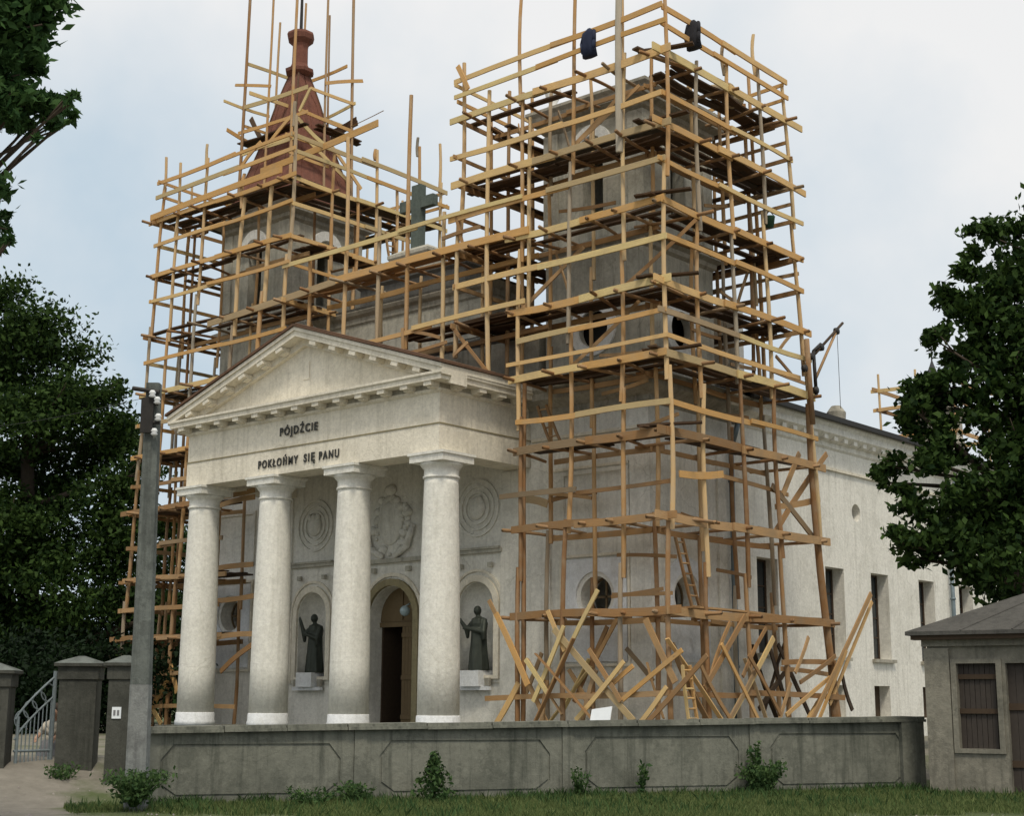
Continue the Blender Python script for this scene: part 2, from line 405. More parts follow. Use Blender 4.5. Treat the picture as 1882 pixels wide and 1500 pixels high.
# pilaster strips and framed panels in relief
for a, b in ((-18, -17.35), (-14.85, -14.2), (-3.79, -3.15), (-.55, -.004), (-4.86, -4.22), (-13.75, -13.4), (-10.55, -10.2), (-7.85, -7.5)):
    top = 8.2 if a > -4 or a < -14 else 7.7
    part(MB().box(a, b, -.07, -.002, GZ, top), 'pilaster_strip', 'white_plaster')
for a, b in ((-.07, .5), (3.05, 3.45)): part(MB().box(.002 if a > 0 else -.002, .07, a, b, GZ, 8.2), 'pilaster_strip', 'white_plaster')
def panel_frame(mb, u0, u1, z0, z1, hole, put, wdt=.09):
    wall_sheet(mb, rect(u0-wdt, u1+wdt, z0-wdt, z1+wdt), [hole or rect(u0, u1, z0, z1)], put, .05)
for cx in (RW[0], 2*XC-RW[0]):
    mb = MB(); wall_sheet(mb, rect(cx-1.0, cx+1.0, 2.6, 5.2), [circ(cx, 4.25, .62)], FY(-.055), .05); part(mb, 'window_panel', 'base_white')
    mb = MB(); wall_sheet(mb, rect(cx-1.12, cx+1.12, 2.48, 5.32), [rect(cx-1.05, cx+1.05, 2.55, 5.25)], FY(-.085), .083); part(mb, 'panel_frame', 'cream_plaster')
    mb = MB(); wall_sheet(mb, rect(cx-1.1, cx+1.1, 5.8, 7.5), [rect(cx-1.0, cx+1.0, 5.9, 7.4)], FY(-.06), .057); part(mb, 'panel_frame', 'white_plaster')
mb = MB(); wall_sheet(mb, arch(1.55, 2.6, 4.25, 1.0), [circ(1.55, 4.25, .62)], FX(.055), .05)
part(mb, 'window_panel', 'base_white')
for cx in (RW[0], 2*XC-RW[0]): mb = MB(); wall_sheet(mb, circ(cx, 4.25, .5), [circ(cx, 4.25, .45)], FY(.42), .05); mb.box(cx-.03, cx+.03, .43, .46, 3.75, 4.75).box(cx-.48, cx+.48, .43, .46, 4.22, 4.28); part(mb, 'round_window_frame', 'door_wood')
mb = MB(); wall_sheet(mb, circ(1.55, 4.25, .5), [circ(1.55, 4.25, .45)], FX(-.42), .05); mb.box(-.46, -.43, 1.52, 1.58, 3.75, 4.75)
part(mb, 'round_window_frame', 'door_wood')
# nave windows
for (a, b) in NW:
    mb = MB(); wall_sheet(mb, rect(a, b, 2.92, 5.53), [rect(a+.06, b-.06, 2.98, 5.47)], FX(-.38), .06)
    m_ = (a+b)/2; mb.box(-.43, -.39, m_-.03, m_+.03, 2.98, 5.47)
    for zz in (3.6, 4.2, 4.8): mb.box(-.43, -.395, a+.06, b-.06, zz-.02, zz+.02)
    fr = part(mb, 'window', 'dark_wood')
    mb = MB().box(-.425, -.415, a+.05, b-.05, 2.97, 5.48); p_ = mb.build('pane', 'dark_glass', fr, False, wloc(ch))
    p_.location = (0, 0, 0)
    part(MB().box(.002, .12, a-.12, b+.12, 2.82, 2.92), 'window_sill', 'grey_plaster')
for (a, b) in ((8.7, 9.7), (11.53, 12.55), (14.8, 15.9)): part(MB().box(-.4, -.36, a, b, 1.15, 2.12), 'cellar_hatch', 'dark_wood')
# main cornice with dentils: nave + tower bases
def zring(x0, x1, y0, y1, prof, name, mat): return part(MB().rect_profile(x0, x1, y0, y1, prof), name, mat)
CP = [(0, 9.05), (.08, 9.12), (.08, 9.25), (.2, 9.32), (.42, 9.45), (.42, 9.62), (.5, 9.72), (.5, 9.78)]
def corn(x0, x1, y0, y1, prof=CP): return zring(x0, x1, y0, y1, prof, 'cornice', 'grey_plaster')
corn(-TW, 0, 0, TD); corn(2*XC, 2*XC+TW, 0, TD)
zring(2*XC+.1, -.02, TD+.6, 24, [(o*.93, z) for o, z in CP], 'cornice', 'white_plaster')
den = MB().box(0, .3, 0, .22, 0, .14); dme = mesh('dentil_shape', den.v, den.f, 'white_plaster')
for k in range(32):
    o = link(dme, 'dentil', ch, (.0, 4.9+k*.6, 9.28))
# string course
for b_ in ((-3.79, .002, -.078, -.003, 8.42, 8.5), (.003, .078, -.078, 24, 8.42, 8.5), (2*XC, 2*XC+TW, -.078, -.003, 8.42, 8.5), (-3.1, -.6, -.05, -.003, 7.55, 7.62)): part(MB().box(*b_), 'string_course', 'cream_plaster')
# gutter, nave roof
part(MB().box(.5, .64, TD+.3, 24.4, 9.76, 9.9), 'gutter', 'iron')
part(MB().add([(.6, TD, 9.86), (.6, 24.5, 9.86), (XC, 24.5, 12.9), (XC, TD, 12.9), (2*XC-.6, TD, 9.86), (2*XC-.6, 24.5, 9.86)], [(0, 1, 2, 3), (3, 2, 5, 4), (0, 3, 4), (1, 5, 2)]), 'nave_roof', 'roof_slate')
# drain pipes
for yy, tilt in ((3.62, .12), (17.1, 0)):
    mb = MB().tube((.14, yy, GZ), (.14, yy, 8.3), .075).tube((.14, yy, 8.3), (.5, yy-tilt, 9.1), .075)
    for zz in (2.5, 5, 7.4): mb.tube((.14, yy, zz), (.14, yy, zz+.06), .1)
    part(mb, 'drain_pipe', 'pipe_zinc', True)
# tower stages
def tower(x0, rightside):
    x1 = x0+TW; cx = (x0+x1)/2; a, b, y0, y1 = x0+SB, x1-SB, SB, TD-SB; cy = (y0+y1)/2
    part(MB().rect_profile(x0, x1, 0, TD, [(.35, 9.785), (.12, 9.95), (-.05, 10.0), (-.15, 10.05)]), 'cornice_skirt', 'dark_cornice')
    # second stage, round windows
    mb = MB(); H = [circ(cx, 11.33, .52)]; H2 = [circ(cy, 11.33, .52)]
    wall_sheet(mb, rect(a, b, 9.9, 13.45), H, FY(y0), .22); wall_sheet(mb, rect(y0+.22, y1, 9.9, 13.45), H2, FX(b), .22)
    mb.box(a, a+.22, y0+.22, y1, 9.9, 13.45).box(a+.22, b-.22, y1-.4, y1, 9.9, 13.45)
    part(mb, 'tower_stage', 'weathered_plaster')
    mb = MB()
    wall_sheet(mb, circ(cx, 11.33, .76), [circ(cx, 11.33, .50)], FY(y0-.07), .068); part(mb, 'round_window_ring', 'bright_ring')
    mb = MB(); wall_sheet(mb, circ(cy, 11.33, .76), [circ(cy, 11.33, .50)], FX(b+.07), .068)
    part(mb, 'round_window_ring', 'bright_ring')
    zring(a, b, y0, y1, [(0, 13.3), (.08, 13.38), (.1, 13.5), (.24, 13.58), (.24, 13.68), (0.02, 13.8)], 'band', 'grey_plaster')
    part(MB().box(a+.22, b-.22, y0+.22, y1-.4, 13.3, 13.4), 'floor_slab', 'interior_dark')
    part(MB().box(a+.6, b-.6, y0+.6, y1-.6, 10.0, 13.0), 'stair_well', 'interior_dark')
    # belfry with arched openings
    mb = MB(); wall_sheet(mb, rect(a, b, 13.6, 17.2), [arch(cx, 14.45, 16.2, .34)], FY(y0+.001), .4)
    wall_sheet(mb, rect(y0+.4, y1, 13.6, 17.2), [arch(cy, 14.45, 16.2, .34)], FX(b-.001), .4)
    mb.box(a, a+.4, y0+.4, y1, 13.6, 17.2).box(a+.4, b-.4, y1-.4, y1, 13.6, 17.2)
    part(mb, 'belfry', 'weathered_plaster')
    mb = MB()
    wall_sheet(mb, arch(cx, 16.28, 16.36, .68), [arch(cx, 16.281, 16.30, .42)], FY(y0-.12), .118); part(mb, 'window_hood', 'bright_ring')
    mb = MB(); wall_sheet(mb, arch(cy, 16.28, 16.36, .68), [arch(cy, 16.281, 16.30, .42)], FX(b+.12), .118)
    part(mb, 'window_hood', 'bright_ring')
    for b_ in ((a-.05, a+.45, y0-.05, y0-.001, 13.8, 17.1), (b-.45, b+.05, y0-.05, y0-.001, 13.8, 17.1), (b+.001, b+.05, y0, y0+.45, 13.8, 17.1), (b+.001, b+.05, y1-.45, y1, 13.8, 17.1)):
        part(MB().box(*b_), 'corner_strip', 'weathered_plaster')
    zring(a, b, y0, y1, [(0, 17.1), (.1, 17.2), (.1, 17.32), (.3, 17.42), (.34, 17.6), (.42, 17.7), (.42, 17.78), (-.2, 17.9)], 'belfry_cornice', 'grey_plaster')
    return cx, cy
rcx, rcy = tower(-TW, True); lcx, lcy = tower(2*XC, True)
for dx, dy in ((-1.5, -1.5), (-1.5, 1.5)):
    part(MB().lathe([(.14, 17.8), (.18, 18.0), (.1, 18.1), (.2, 18.3), (.24, 18.5), (.14, 18.72), (.02, 18.8)], (rcx+dx, rcy+dy), 12), 'urn', 'bright_ring', True)
# left tower spire
prof = [(2.45, 17.85), (2.1, 18.4), (1.74, 19.2), (1.46, 19.9), (1.2, 20.6), (.98, 21.3), (.77, 22.0), (.52, 22.7), (.36, 23.1)]
mb = MB().lathe(prof, (lcx, lcy), 4, True, math.pi/4)
sp = part(mb, 'spire', 'spire_red')
for i in range(4):
    a = 2*math.pi*i/4+math.pi/4; mb = MB().chain([((lcx+r*math.cos(a), lcy+r*math.sin(a), z), .035) for r, z in prof], 5); part(mb, 'hip_rib', 'roof_rust', fix=False)
for i in range(4):
    a = math.pi*i/2
    for q in (-.5, 0, .5):
        mb = MB(); pp_ = [(lcx+r*.707*(math.cos(a)-q*math.sin(a)*1.3*(.0 if r < .6 else 1)), lcy+r*.707*(math.sin(a)+q*math.cos(a)*1.3*(.0 if r < .6 else 1)), z) for r, z in prof]
        for u, v in zip(pp_, pp_[1:]): mb.tube(u, v, .018, .018, 4)
        part(mb, 'roof_seam', 'spire_red', fix=False)
mb = MB().lathe([(.32, 23.1), (.5, 23.2), (.52, 23.32), (.34, 23.42), (.29, 23.55), (.28, 24.2), (.30, 24.3), (.46, 24.45), (.50, 24.62), (.46, 24.72), (.1, 24.8)], (lcx, lcy), 8, True, math.pi/8)
part(mb, 'spire_neck', 'spire_red')
mb = MB().tube((lcx, lcy, 24.7), (lcx, lcy, 27.2), .06, .04).box(lcx-.45, lcx+.45, lcy-.03, lcy+.03, 26.5, 26.58)
part(mb, 'spire_cross', 'iron')
# attic between the towers
part(MB().box(-14.2, -3.79, .25, .85, 9.0, 11.6), 'attic_base', 'grey_plaster')
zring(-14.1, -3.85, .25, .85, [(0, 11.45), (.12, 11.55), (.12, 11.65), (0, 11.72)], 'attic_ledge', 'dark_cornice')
part(MB().box(-12.75, -5.5, .22, 1.7, 11.6, 12.95), 'attic_wall', 'weathered_plaster')
zring(-12.75, -5.5, .22, 1.7, [(0, 12.9), (.05, 12.96), (.05, 13.12), (.14, 13.2), (.18, 13.3), (.18, 13.34)], 'attic_cornice', 'grey_plaster')
zring(-12.75, -5.5, .22, 1.7, [(.19, 13.345), (.2, 13.4), (0, 13.44)], 'attic_cap', 'dark_cornice')
mb = MB().box(-12.4, -5.85, .16, .22, 11.75, 12.75); part(mb, 'attic_panel', 'weathered_plaster')
zring(-11.0, -6.6, .3, 1.4, [(0, 13.4), (0, 14.0), (.1, 14.08), (.12, 14.18), (-.1, 14.25)], 'pedestal_step', 'dark_cornice')  # shade of the gangway deck put into the step's dark colour
zring(-9.75, -8.2, .35, 1.2, [(0, 14.2), (0, 14.7), (.08, 14.8), (.08, 14.9), (-.25, 15.1)], 'cross_plinth', 'weathered_plaster')
mb = MB().box(-9.18, -8.8, .62, .86, 15.0, 17.1).box(-9.7, -9.18, .63, .85, 16.34, 16.68).box(-8.8, -8.28, .63, .85, 16.34, 16.68)
part(mb, 'stone_cross', 'cross_stone')

# ---- portico
x0, x1 = XC-HP, XC+HP
mb = MB()
for a, b in ((-4.05, -.003),):
    mb.box(x0-.3, x1+.3, PY-.35, a+4.05-.01, GZ-.25, .9)
part(mb, 'portico_floor', 'fence_concrete')
part(MB().box(dc-2.5, dc+2.5, PY-1.4, PY-.36, GZ-.1, .72), 'portico_step', 'fence_concrete')
CZ0, CZ1 = .9, 7.3
for i, k in enumerate((-1.5, -.5, .5, 1.5)):
    cx, cy = XC+k*3.206, PY+.45
    prof = [(.525, 1.26), (.52, 2.5), (.505, 4.0), (.475, 5.5), (.44, 6.95), (.435, 7.12)]
    c_ = MB().lathe(prof, (cx, cy), 36).build('column', 'column_plaster', ch, True, wloc(ch)); fixn(c_)
    mb = MB().lathe([(.57, CZ0), (.57, 1.02), (.55, 1.06), (.545, 1.24), (.53, 1.262)], (cx, cy), 36); b_ = fixn(mb.build('column_base', 'base_white', c_, True, wloc(ch))); b_.location = (0, 0, 0)
    mb = MB().lathe([(.44, 7.1), (.475, 7.12), (.475, 7.16), (.445, 7.18), (.445, 7.34), (.48, 7.38), (.53, 7.43), (.57, 7.5)], (cx, cy), 36); b_ = fixn(mb.build('echinus', 'column_plaster', c_, True, wloc(ch))); b_.location = (0, 0, 0)
    mb = MB().rect_profile(cx-.58, cx+.58, cy-.58, cy+.58, [(0, 7.5), (0, 7.66), (.04, 7.68), (.04, 7.745)]); b_ = fixn(mb.build('abacus', 'column_plaster', c_, False, wloc(ch))); b_.location = (0, 0, 0)
    for zz in (2.6, 3.7, 4.8, 5.9, 6.6):
        r = np.interp(zz, [p[1] for p in prof], [p[0] for p in prof]); mb = MB().lathe([(r+.0005, zz-.01), (r+.003, zz), (r+.0005, zz+.01)], (cx, cy), 36, False); b_ = mb.build('drum_joint', 'column_plaster', c_, True, wloc(ch)); b_.location = (0, 0, 0)
EB = 7.75
t = .85
mb = MB().box(x0, x1, PY, PY+t, EB, 8.47).box(x0, x0+t, PY+t, -.003, EB, 8.47).box(x1-t, x1, PY+t, -.003, EB, 8.47)
mb.box(x0+.012, x1-.012, PY+.012, PY+t, 8.47, 9.32).box(x0+.012, x0+t, PY+t, -.003, 8.47, 9.32).box(x1-t, x1-.012, PY+t, -.003, 8.47, 9.32)
part(mb, 'entablature', 'cream_plaster')
part(MB().box(x0-.02, x1+.02, PY-.02, PY-.001, 8.455, 8.485).box(x1+.001, x1+.02, PY, -.003, 8.455, 8.485), 'fascia_line', 'archivolt_stone')
part(MB().box(x0+t, x1-t, PY+t, -.003, 8.5, 8.6), 'portico_ceiling', 'grey_plaster')  # ceiling shade put into the colour by a greyer plaster
# horizontal cornice on three sides
def cornice3(prof, name, mat):
    vs = []
    for o, z in prof: vs += [(x0-o, -.003, z), (x0-o, PY-o, z), (x1+o, PY-o, z), (x1+o, -.003, z)]
    fs = [(k*4+i, k*4+i+1, k*4+5+i, k*4+4+i) for k in range(len(prof)-1) for i in range(3)]
    fs += [(0, 1, 2, 3), tuple(len(prof)*4-4+i for i in (3, 2, 1, 0))]+[tuple(k*4 for k in range(len(prof)-1, -1, -1)), tuple(k*4+3 for k in range(len(prof)))]
    return part(MB().add(vs, fs), name, mat)
cornice3([(0, 9.26), (.06, 9.30), (.06, 9.36)], 'bed_mould', 'cream_plaster')
cornice3([(.05, 9.49), (.40, 9.49), (.40, 9.60), (.45, 9.64), (.45, 9.70)], 'horizontal_cornice', 'cream_plaster')
cornice3([(-.3, 9.361), (.045, 9.361), (.045, 9.489), (-.3, 9.489)], 'frieze_backing', 'grey_plaster')
mo = MB().box(-.13, .13, -.32, 0, .02, .125).box(-.11, .11, -.2, 0, -.02, .02); mom = mesh('modillion_shape', mo.v, mo.f, 'cream_plaster')
N = 13
for k in range(N):
    x = x0+.1+(x1-x0-.2)*k/(N-1); o = link(mom, 'modillion', ch, (x, PY-.047, 9.363))
for k in range(4):
    o = link(mom, 'modillion', ch, (x1+.047, PY+.45+k*.78, 9.363)); o.rotation_euler.z = R(90)
# pediment
AZ = 11.55; ex = .47
tx = (HP+ex)*(1-.28/(AZ-9.7))+.25; ta = 9.7+(AZ-9.7)*(1-0)-.14
mb = MB().add([(XC-tx, PY+.05, 9.701), (XC+tx, PY+.05, 9.701), (XC, PY+.05, ta), (XC-tx, PY+.4, 9.701), (XC+tx, PY+.4, 9.701), (XC, PY+.4, ta)], [(0, 1, 2), (3, 5, 4), (0, 3, 4, 1), (1, 4, 5, 2), (2, 5, 3, 0)])
part(mb, 'tympanum', 'cream_plaster')
def rake(prof, name, mat, y1=PY+.5):
    """raking mouldings: prof = [(outset, height over slope line, height2)] as boxes following both slopes"""
    for sgn in (-1, 1):
        xe = XC+sgn*(HP+ex); mb = MB()
        for o, h0, h1 in prof:
            ya = PY-o; vs = []
            for x, z in ((xe, 9.70), (XC, AZ)):
                vs += [(x, ya, z+h0), (x, ya, z+h1), (x, y1, z+h1), (x, y1, z+h0)]
            mb.add(vs, [(0, 1, 2, 3), (7, 6, 5, 4), (0, 4, 5, 1), (1, 5, 6, 2), (2, 6, 7, 3), (3, 7, 4, 0)])
        part(mb, name, mat)
rake([(.42, -.10, .06), (.47, .061, .16)], 'raking_cornice', 'cream_plaster')
rake([(.08, -.30, -.101)], 'raking_bed', 'cream_plaster')
sl_ = math.atan2(AZ-9.7, HP+ex)
for sgn in (-1, 1):
    for k in range(6):
        t_ = .17+k*.142; x = XC+sgn*(HP+ex)*(1-t_); z = 9.7+(AZ-9.7)*t_
        o = link(mom, 'modillion', ch, (x, PY-.085, z-.245)); o.rotation_euler.y = sgn*sl_
part(MB().box(XC-.12, XC+.12, PY+.03, PY+.048, 10.3, 10.8), 'tympanum_relief', 'cream_plaster')
# portico roof
mb = MB()
for sgn in (-1, 1):
    xe = XC+sgn*(HP+ex+.05); vs = []
    for x, z in ((xe, 9.87), (XC, AZ+.17)): vs += [(x, PY-.52, z), (x, PY-.52, z+.07), (x, .2, z+.07), (x, .2, z)]
    mb.add(vs, [(0, 1, 2, 3), (7, 6, 5, 4), (0, 4, 5, 1), (1, 5, 6, 2), (2, 6, 7, 3), (3, 7, 4, 0)])
part(mb, 'portico_roof', 'roof_rust')
mb = MB()
for sgn in (-1, 1):
    for k in range(7):
        yy = PY-.4+k*.66; mb.tube((XC+sgn*(HP+ex), yy, 9.95), (XC, yy, AZ+.25), .025, .025, 5)
part(mb, 'roof_seam', 'roof_rust')
# side parapet / cornice that closes the portico roof to the wall
for sg in (-1, 1):
    xa, xb = XC+sg*HP*.93, XC+sg*(HP+ex); za = 9.865+(AZ-9.7)*(1-abs(xa-XC)/(HP+ex))
    part(MB().add([(xa, PY+.5, 9.702), (xb, PY+.5, 9.702), (xb, PY+.5, 9.868), (xa, PY+.5, za), (xa, -.003, 9.702), (xb, -.003, 9.702), (xb, -.003, 9.868), (xa, -.003, za)], [(0, 1, 2, 3), (7, 6, 5, 4), (0, 4, 5, 1), (1, 5, 6, 2), (2, 6, 7, 3), (3, 7, 4, 0)]), 'side_cornice', 'cream_plaster')
# ---- niches, door, reliefs
def niche(cx, nm):
    n = 14; vs = []; fs = []
    rows = [2.3, 3.2, 4.15]
    for z in rows:
        for i in range(n+1): a = math.pi*i/n; vs.append((cx+.63*math.cos(a), .02+.5*math.sin(a), z))
    for k in range(1, 8):
        t_ = k/8*math.pi/2
        for i in range(n+1): a = math.pi*i/n; vs.append((cx+.63*math.cos(t_)*math.cos(a), .02+.5*math.cos(t_)*math.sin(a), 4.15+.63*math.sin(t_)))
    nr_ = len(vs)//(n+1)
    for k in range(nr_-1):
        for i in range(n): fs.append((k*(n+1)+i, k*(n+1)+i+1, (k+1)*(n+1)+i+1, (k+1)*(n+1)+i))
    fs.append(tuple((nr_-1)*(n+1)+i for i in range(n+1))); fs.append(tuple(range(n+1)))
    part(MB().add(vs, fs), 'niche', 'white_plaster', True, fix=False)
    mb = MB(); wall_sheet(mb, arch(cx, 2.2, 4.15, .84), [arch(cx, 2.3, 4.15, .66)], FY(-.08), .078); part(mb, 'niche_surround', 'cream_plaster')
    mb = MB(); wall_sheet(mb, arch(cx, 2.1, 4.18, .97), [arch(cx, 2.101, 4.18, .9)], FY(-.05), .048); part(mb, 'niche_moulding', 'cream_plaster')
    part(MB().box(cx-.34, cx+.34, -.3, .3, 2.0, 2.42).box(cx-.62, cx+.62, -.2, -.081, 1.9, 2.0), 'niche_plinth', 'base_white')
    for q in (-.52, .52): part(MB().box(cx+q-.08, cx+q+.08, -.16, -.082, 2.02, 2.22), 'niche_bracket', 'grey_plaster')
    for q in (-.55, .55): part(MB().box(cx+q-.07, cx+q+.07, -.14, -.051, 5.17, 5.3), 'moulding_block', 'weathered_plaster')
    part(MB().box(cx-.95, cx+.95, -.12, -.003, 5.56, 5.66).box(cx-.9, cx+.9, -.17, -.003, 5.66, 5.72), 'ledge', 'weathered_plaster')
    mb = MB(); rr = .82; zz = 6.82
    for r0, r1, d in ((.80, .73, .05), (.62, .56, .045), (.46, .40, .05)): wall_sheet(mb, circ(cx, zz, r0), [circ(cx, zz, r1)], FY(-d), d-.003)
    part(mb, 'medallion_ring', 'white_plaster')
    mb = MB(); 
    for q in range(13): mb.sphere((cx+random.uniform(-.22, .22), -.04, zz+random.uniform(-.26, .26)), random.uniform(.06, .13), 8, 6, (1, .7, 1.2))
    mb.sphere((cx, -.03, zz), .3, 12, 8, (1, .35, 1.1))
    part(mb, 'medallion_relief', 'white_plaster', True)
niche(nl, 'l'); niche(nr, 'r')
mb = MB(); wall_sheet(mb, arch(dc, .9, 3.93, 1.12), [arch(dc, .901, 3.93, .92)], FY(-.1), .098); part(mb, 'door_archivolt', 'archivolt_stone')
mb = MB(); wall_sheet(mb, arch(dc, .92, 3.96, 1.26), [arch(dc, .921, 3.96, 1.16)], FY(-.06), .058); part(mb, 'door_moulding', 'cream_plaster')
part(MB().box(dc-1.35, dc+1.35, -.14, -.003, 5.5, 5.62), 'ledge', 'weathered_plaster')
for q in (-.7, .7): part(MB().box(dc+q-.07, dc+q+.07, -.13, -.003, 5.23, 5.37), 'moulding_block', 'weathered_plaster')
mb = MB()
import itertools
mb.sphere((dc-.1, -.02, 6.75), .55, 14, 10, (.95, .3, 1.35)); mb.sphere((dc-.1, -.08, 6.8), .40, 12, 8, (.9, .35, 1.3))
for q in range(46):
    a = random.uniform(0, 2*math.pi); r = random.uniform(.55, .95)
    mb.sphere((dc-.1+r*math.cos(a)*.85, -.02, 6.5+r*math.sin(a)*1.15), random.uniform(.06, .15), 8, 6, (1.1, .8, .9))
for sg in (-1, 1):
    mb.chain([((dc-.1+sg*.3, -.1, 5.7), .09), ((dc-.1+sg*.75, -.12, 5.95), .1), ((dc-.1+sg*.95, -.1, 6.5), .08)])
mb.sphere((dc-.1, -.05, 7.62), .2, 10, 7, (1.1, .6, .8))
cr = part(mb, 'cartouche', 'white_plaster', True)
# doors
part(MB().box(dc-.9, dc+.9, .4, .47, 3.7, 3.84), 'transom', 'door_wood')
mb = MB(); wall_sheet(mb, arch(dc, 3.85, 3.93, .9), [], FY(.44), .05); mb.box(dc-.03, dc+.03, .4, .439, 3.9, 4.8); part(mb, 'lunette', 'door_wood')
mb = MB()
for k in range(7): mb.box(dc+.02+k*.125, dc+.135+k*.125, .42, .46, .92, 3.7)
for zz in (1.1, 2.2, 3.4): mb.box(dc+.02, dc+.89, .385, .419, zz, zz+.12)
part(mb, 'door_leaf', 'door_wood')
mb = MB().box(dc-.9, dc-.85, .5, 1.35, .92, 3.7); part(mb, 'door_leaf', 'dark_wood')
part(MB().sphere((dc+.42, .1, 4.12), .15, 12, 8).tube((dc+.42, .1, 4.25), (dc+.42, .45, 4.4), .02), 'porch_lamp', 'lamp_glass', True)
# vestibule, dark
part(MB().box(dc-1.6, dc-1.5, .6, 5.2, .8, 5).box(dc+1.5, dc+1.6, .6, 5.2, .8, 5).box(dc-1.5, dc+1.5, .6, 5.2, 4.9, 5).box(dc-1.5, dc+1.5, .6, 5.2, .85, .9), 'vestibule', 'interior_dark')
# inscription
def text_line(s, pa, pb, h, name):
    cu = bpy.data.curves.new(name, 'FONT'); cu.body = s; cu.size = 1; cu.extrude = .012; cu.offset = .03; cu.space_character = 1.3
    to = bpy.data.objects.new(name, cu); COL.objects.link(to); bpy.context.view_layer.update()
    dg = bpy.context.evaluated_depsgraph_get(); me = bpy.data.meshes.new_from_object(to.evaluated_get(dg))
    bpy.data.objects.remove(to)
    co_ = np.array([v.co[:] for v in me.vertices]); mn, mx = co_.min(0), co_.max(0)
    capm = .73
    sx = (pb.x-pa.x)/(mx[0]-mn[0]); sz = h/.73
    me.vertices.foreach_set('co', np.stack([(co_[:, 0]-mn[0])*sx, -co_[:, 2]*.6, co_[:, 1]*sz], 1).ravel())
    me.materials.clear(); me.materials.append(MAT['black_letter'])
    o = link(me, name, ch, (pa.x, PY-.026, pa.z)); fixn(o); return o
a = onY(516, 806, PY); b = onY(585, 797, PY); text_line('PÓJDŹCIE', a, b, .23, 'inscription')
zz = onY(550, 855, PY).z
for wd_, xa, xb in (('POKŁOŃMY', 477, 550), ('SIĘ', 560, 581), ('PANU', 588, 625)):
    a = onY(xa, 860, PY); b = onY(xb, 850, PY); a.z = zz; text_line(wd_, a, b, .225, 'inscription')
# chancel and roofs beyond the nave
tu = onX(1700, 800, -4)
part(MB().box(-11, -2.5, 24.01, 30, GZ-.3, 8.6), 'chancel', 'white_plaster')
part(MB().add([(-2, 23.8, 8.5), (-2, 30.4, 8.5), (-11.5, 30.4, 8.5), (-11.5, 23.8, 8.5), (-6.75, 27, 12.4)], [(0, 1, 4), (1, 2, 4), (2, 3, 4), (3, 0, 4)]), 'chancel_roof', 'roof_slate')
f_ = onX(1538, 770, -.6)
part(MB().lathe([(.28, 10.1), (.3, f_.z-.2), (.2, f_.z-.1), (.28, f_.z+.05), (.3, f_.z+.3), (.15, f_.z+.5)], (-.6, f_.y), 10), 'roof_finial', 'grey_plaster')
part(MB().lathe([(.28, 9.9), (.3, 10.4), (.2, 10.5), (.28, 10.6), (.3, 10.8), (.15, 10.95)], (-.5, 19.5), 10), 'roof_finial', 'grey_plaster')

# ------------------------------------------------------------------ statues
def statue(cx, label, mirror, raised):
    z0 = 2.42; t_ = thing('statue', (cx, .0, z0), label, 'statue', 'bronze saints in the portico niches'); s = mirror
    mb = MB(); y = -.02
    def fold(a, z): return 1+.08*math.sin(a*7+z*2)+.04*math.sin(a*3)
    mb.lathe([(.28, z0), (.265, z0+.2), (.235, z0+.55), (.215, z0+.85), (.21, z0+1.05), (.235, z0+1.25), (.2, z0+1.38), (.09, z0+1.43)], (cx, y), 24, fn=fold)
    mb.chain([((cx, y, z0+1.38), .07), ((cx-s*.02, y-.02, z0+1.48), .065)])
    mb.sphere((cx-s*.03, y-.03, z0+1.60), .115, 14, 10, (.9, 1, 1.15))
    mb.sphere((cx-s*.03, y-.135, z0+1.585), .025, 6, 5)
    for sh, e_, h in raised:
        mb.chain([((cx+sh*.19, y, z0+1.30), .085), ((cx+e_[0], y+e_[1], z0+e_[2]), .075), ((cx+h[0], y+h[1], z0+h[2]), .05)])
        hx = Vector((cx+h[0], y+h[1], z0+h[2])); d_ = (hx-Vector((cx+e_[0], y+e_[1], z0+e_[2]))).normalized()
        mb.sphere(hx+d_*.04, .055, 8, 6, (1, .6, 1.2))
        side = d_.cross(Vector((0, 1, 0))).normalized()
        for k in range(4): st = hx+d_*.07+side*(k-1.5)*.024; mb.tube(st, st+d_*(.08-.012*abs(k-1.5))+side*(k-1.5)*.008, .013, .01, 5)
        mb.tube(hx+d_*.02+side*.04, hx+d_*.08+side*.09, .014, .011, 5)
        mb.chain([((cx+e_[0], y+e_[1], z0+e_[2]), .08), ((cx+e_[0], y+e_[1]+.02, z0+e_[2]-.18), .05)])     # hanging sleeve
    b = mb.build('figure', 'bronze', t_, True, (cx, 0, z0)); remesh(b, .022)
    mb = MB().lathe([(.27, z0-.0), (.27, z0+.03)], (cx, y), 20); mb.build('footing', 'bronze', t_, False, (cx, 0, z0))
    return t_
statue(nl+.16, 'dark bronze saint with one arm raised high, in the niche left of the door', 1, [(-1, (-.36, -.12, 1.12), (-.45, -.2, 1.52)), (1, (.22, -.14, 1.0), (-.02, -.3, 1.1))])
statue(nr+.1, 'dark bronze saint holding both forearms forward, in the niche right of the church door', 1, [(-1, (-.32, -.12, 1.08), (-.46, -.2, 1.3)), (1, (.27, -.12, 1.02), (-.2, -.28, 1.12))])

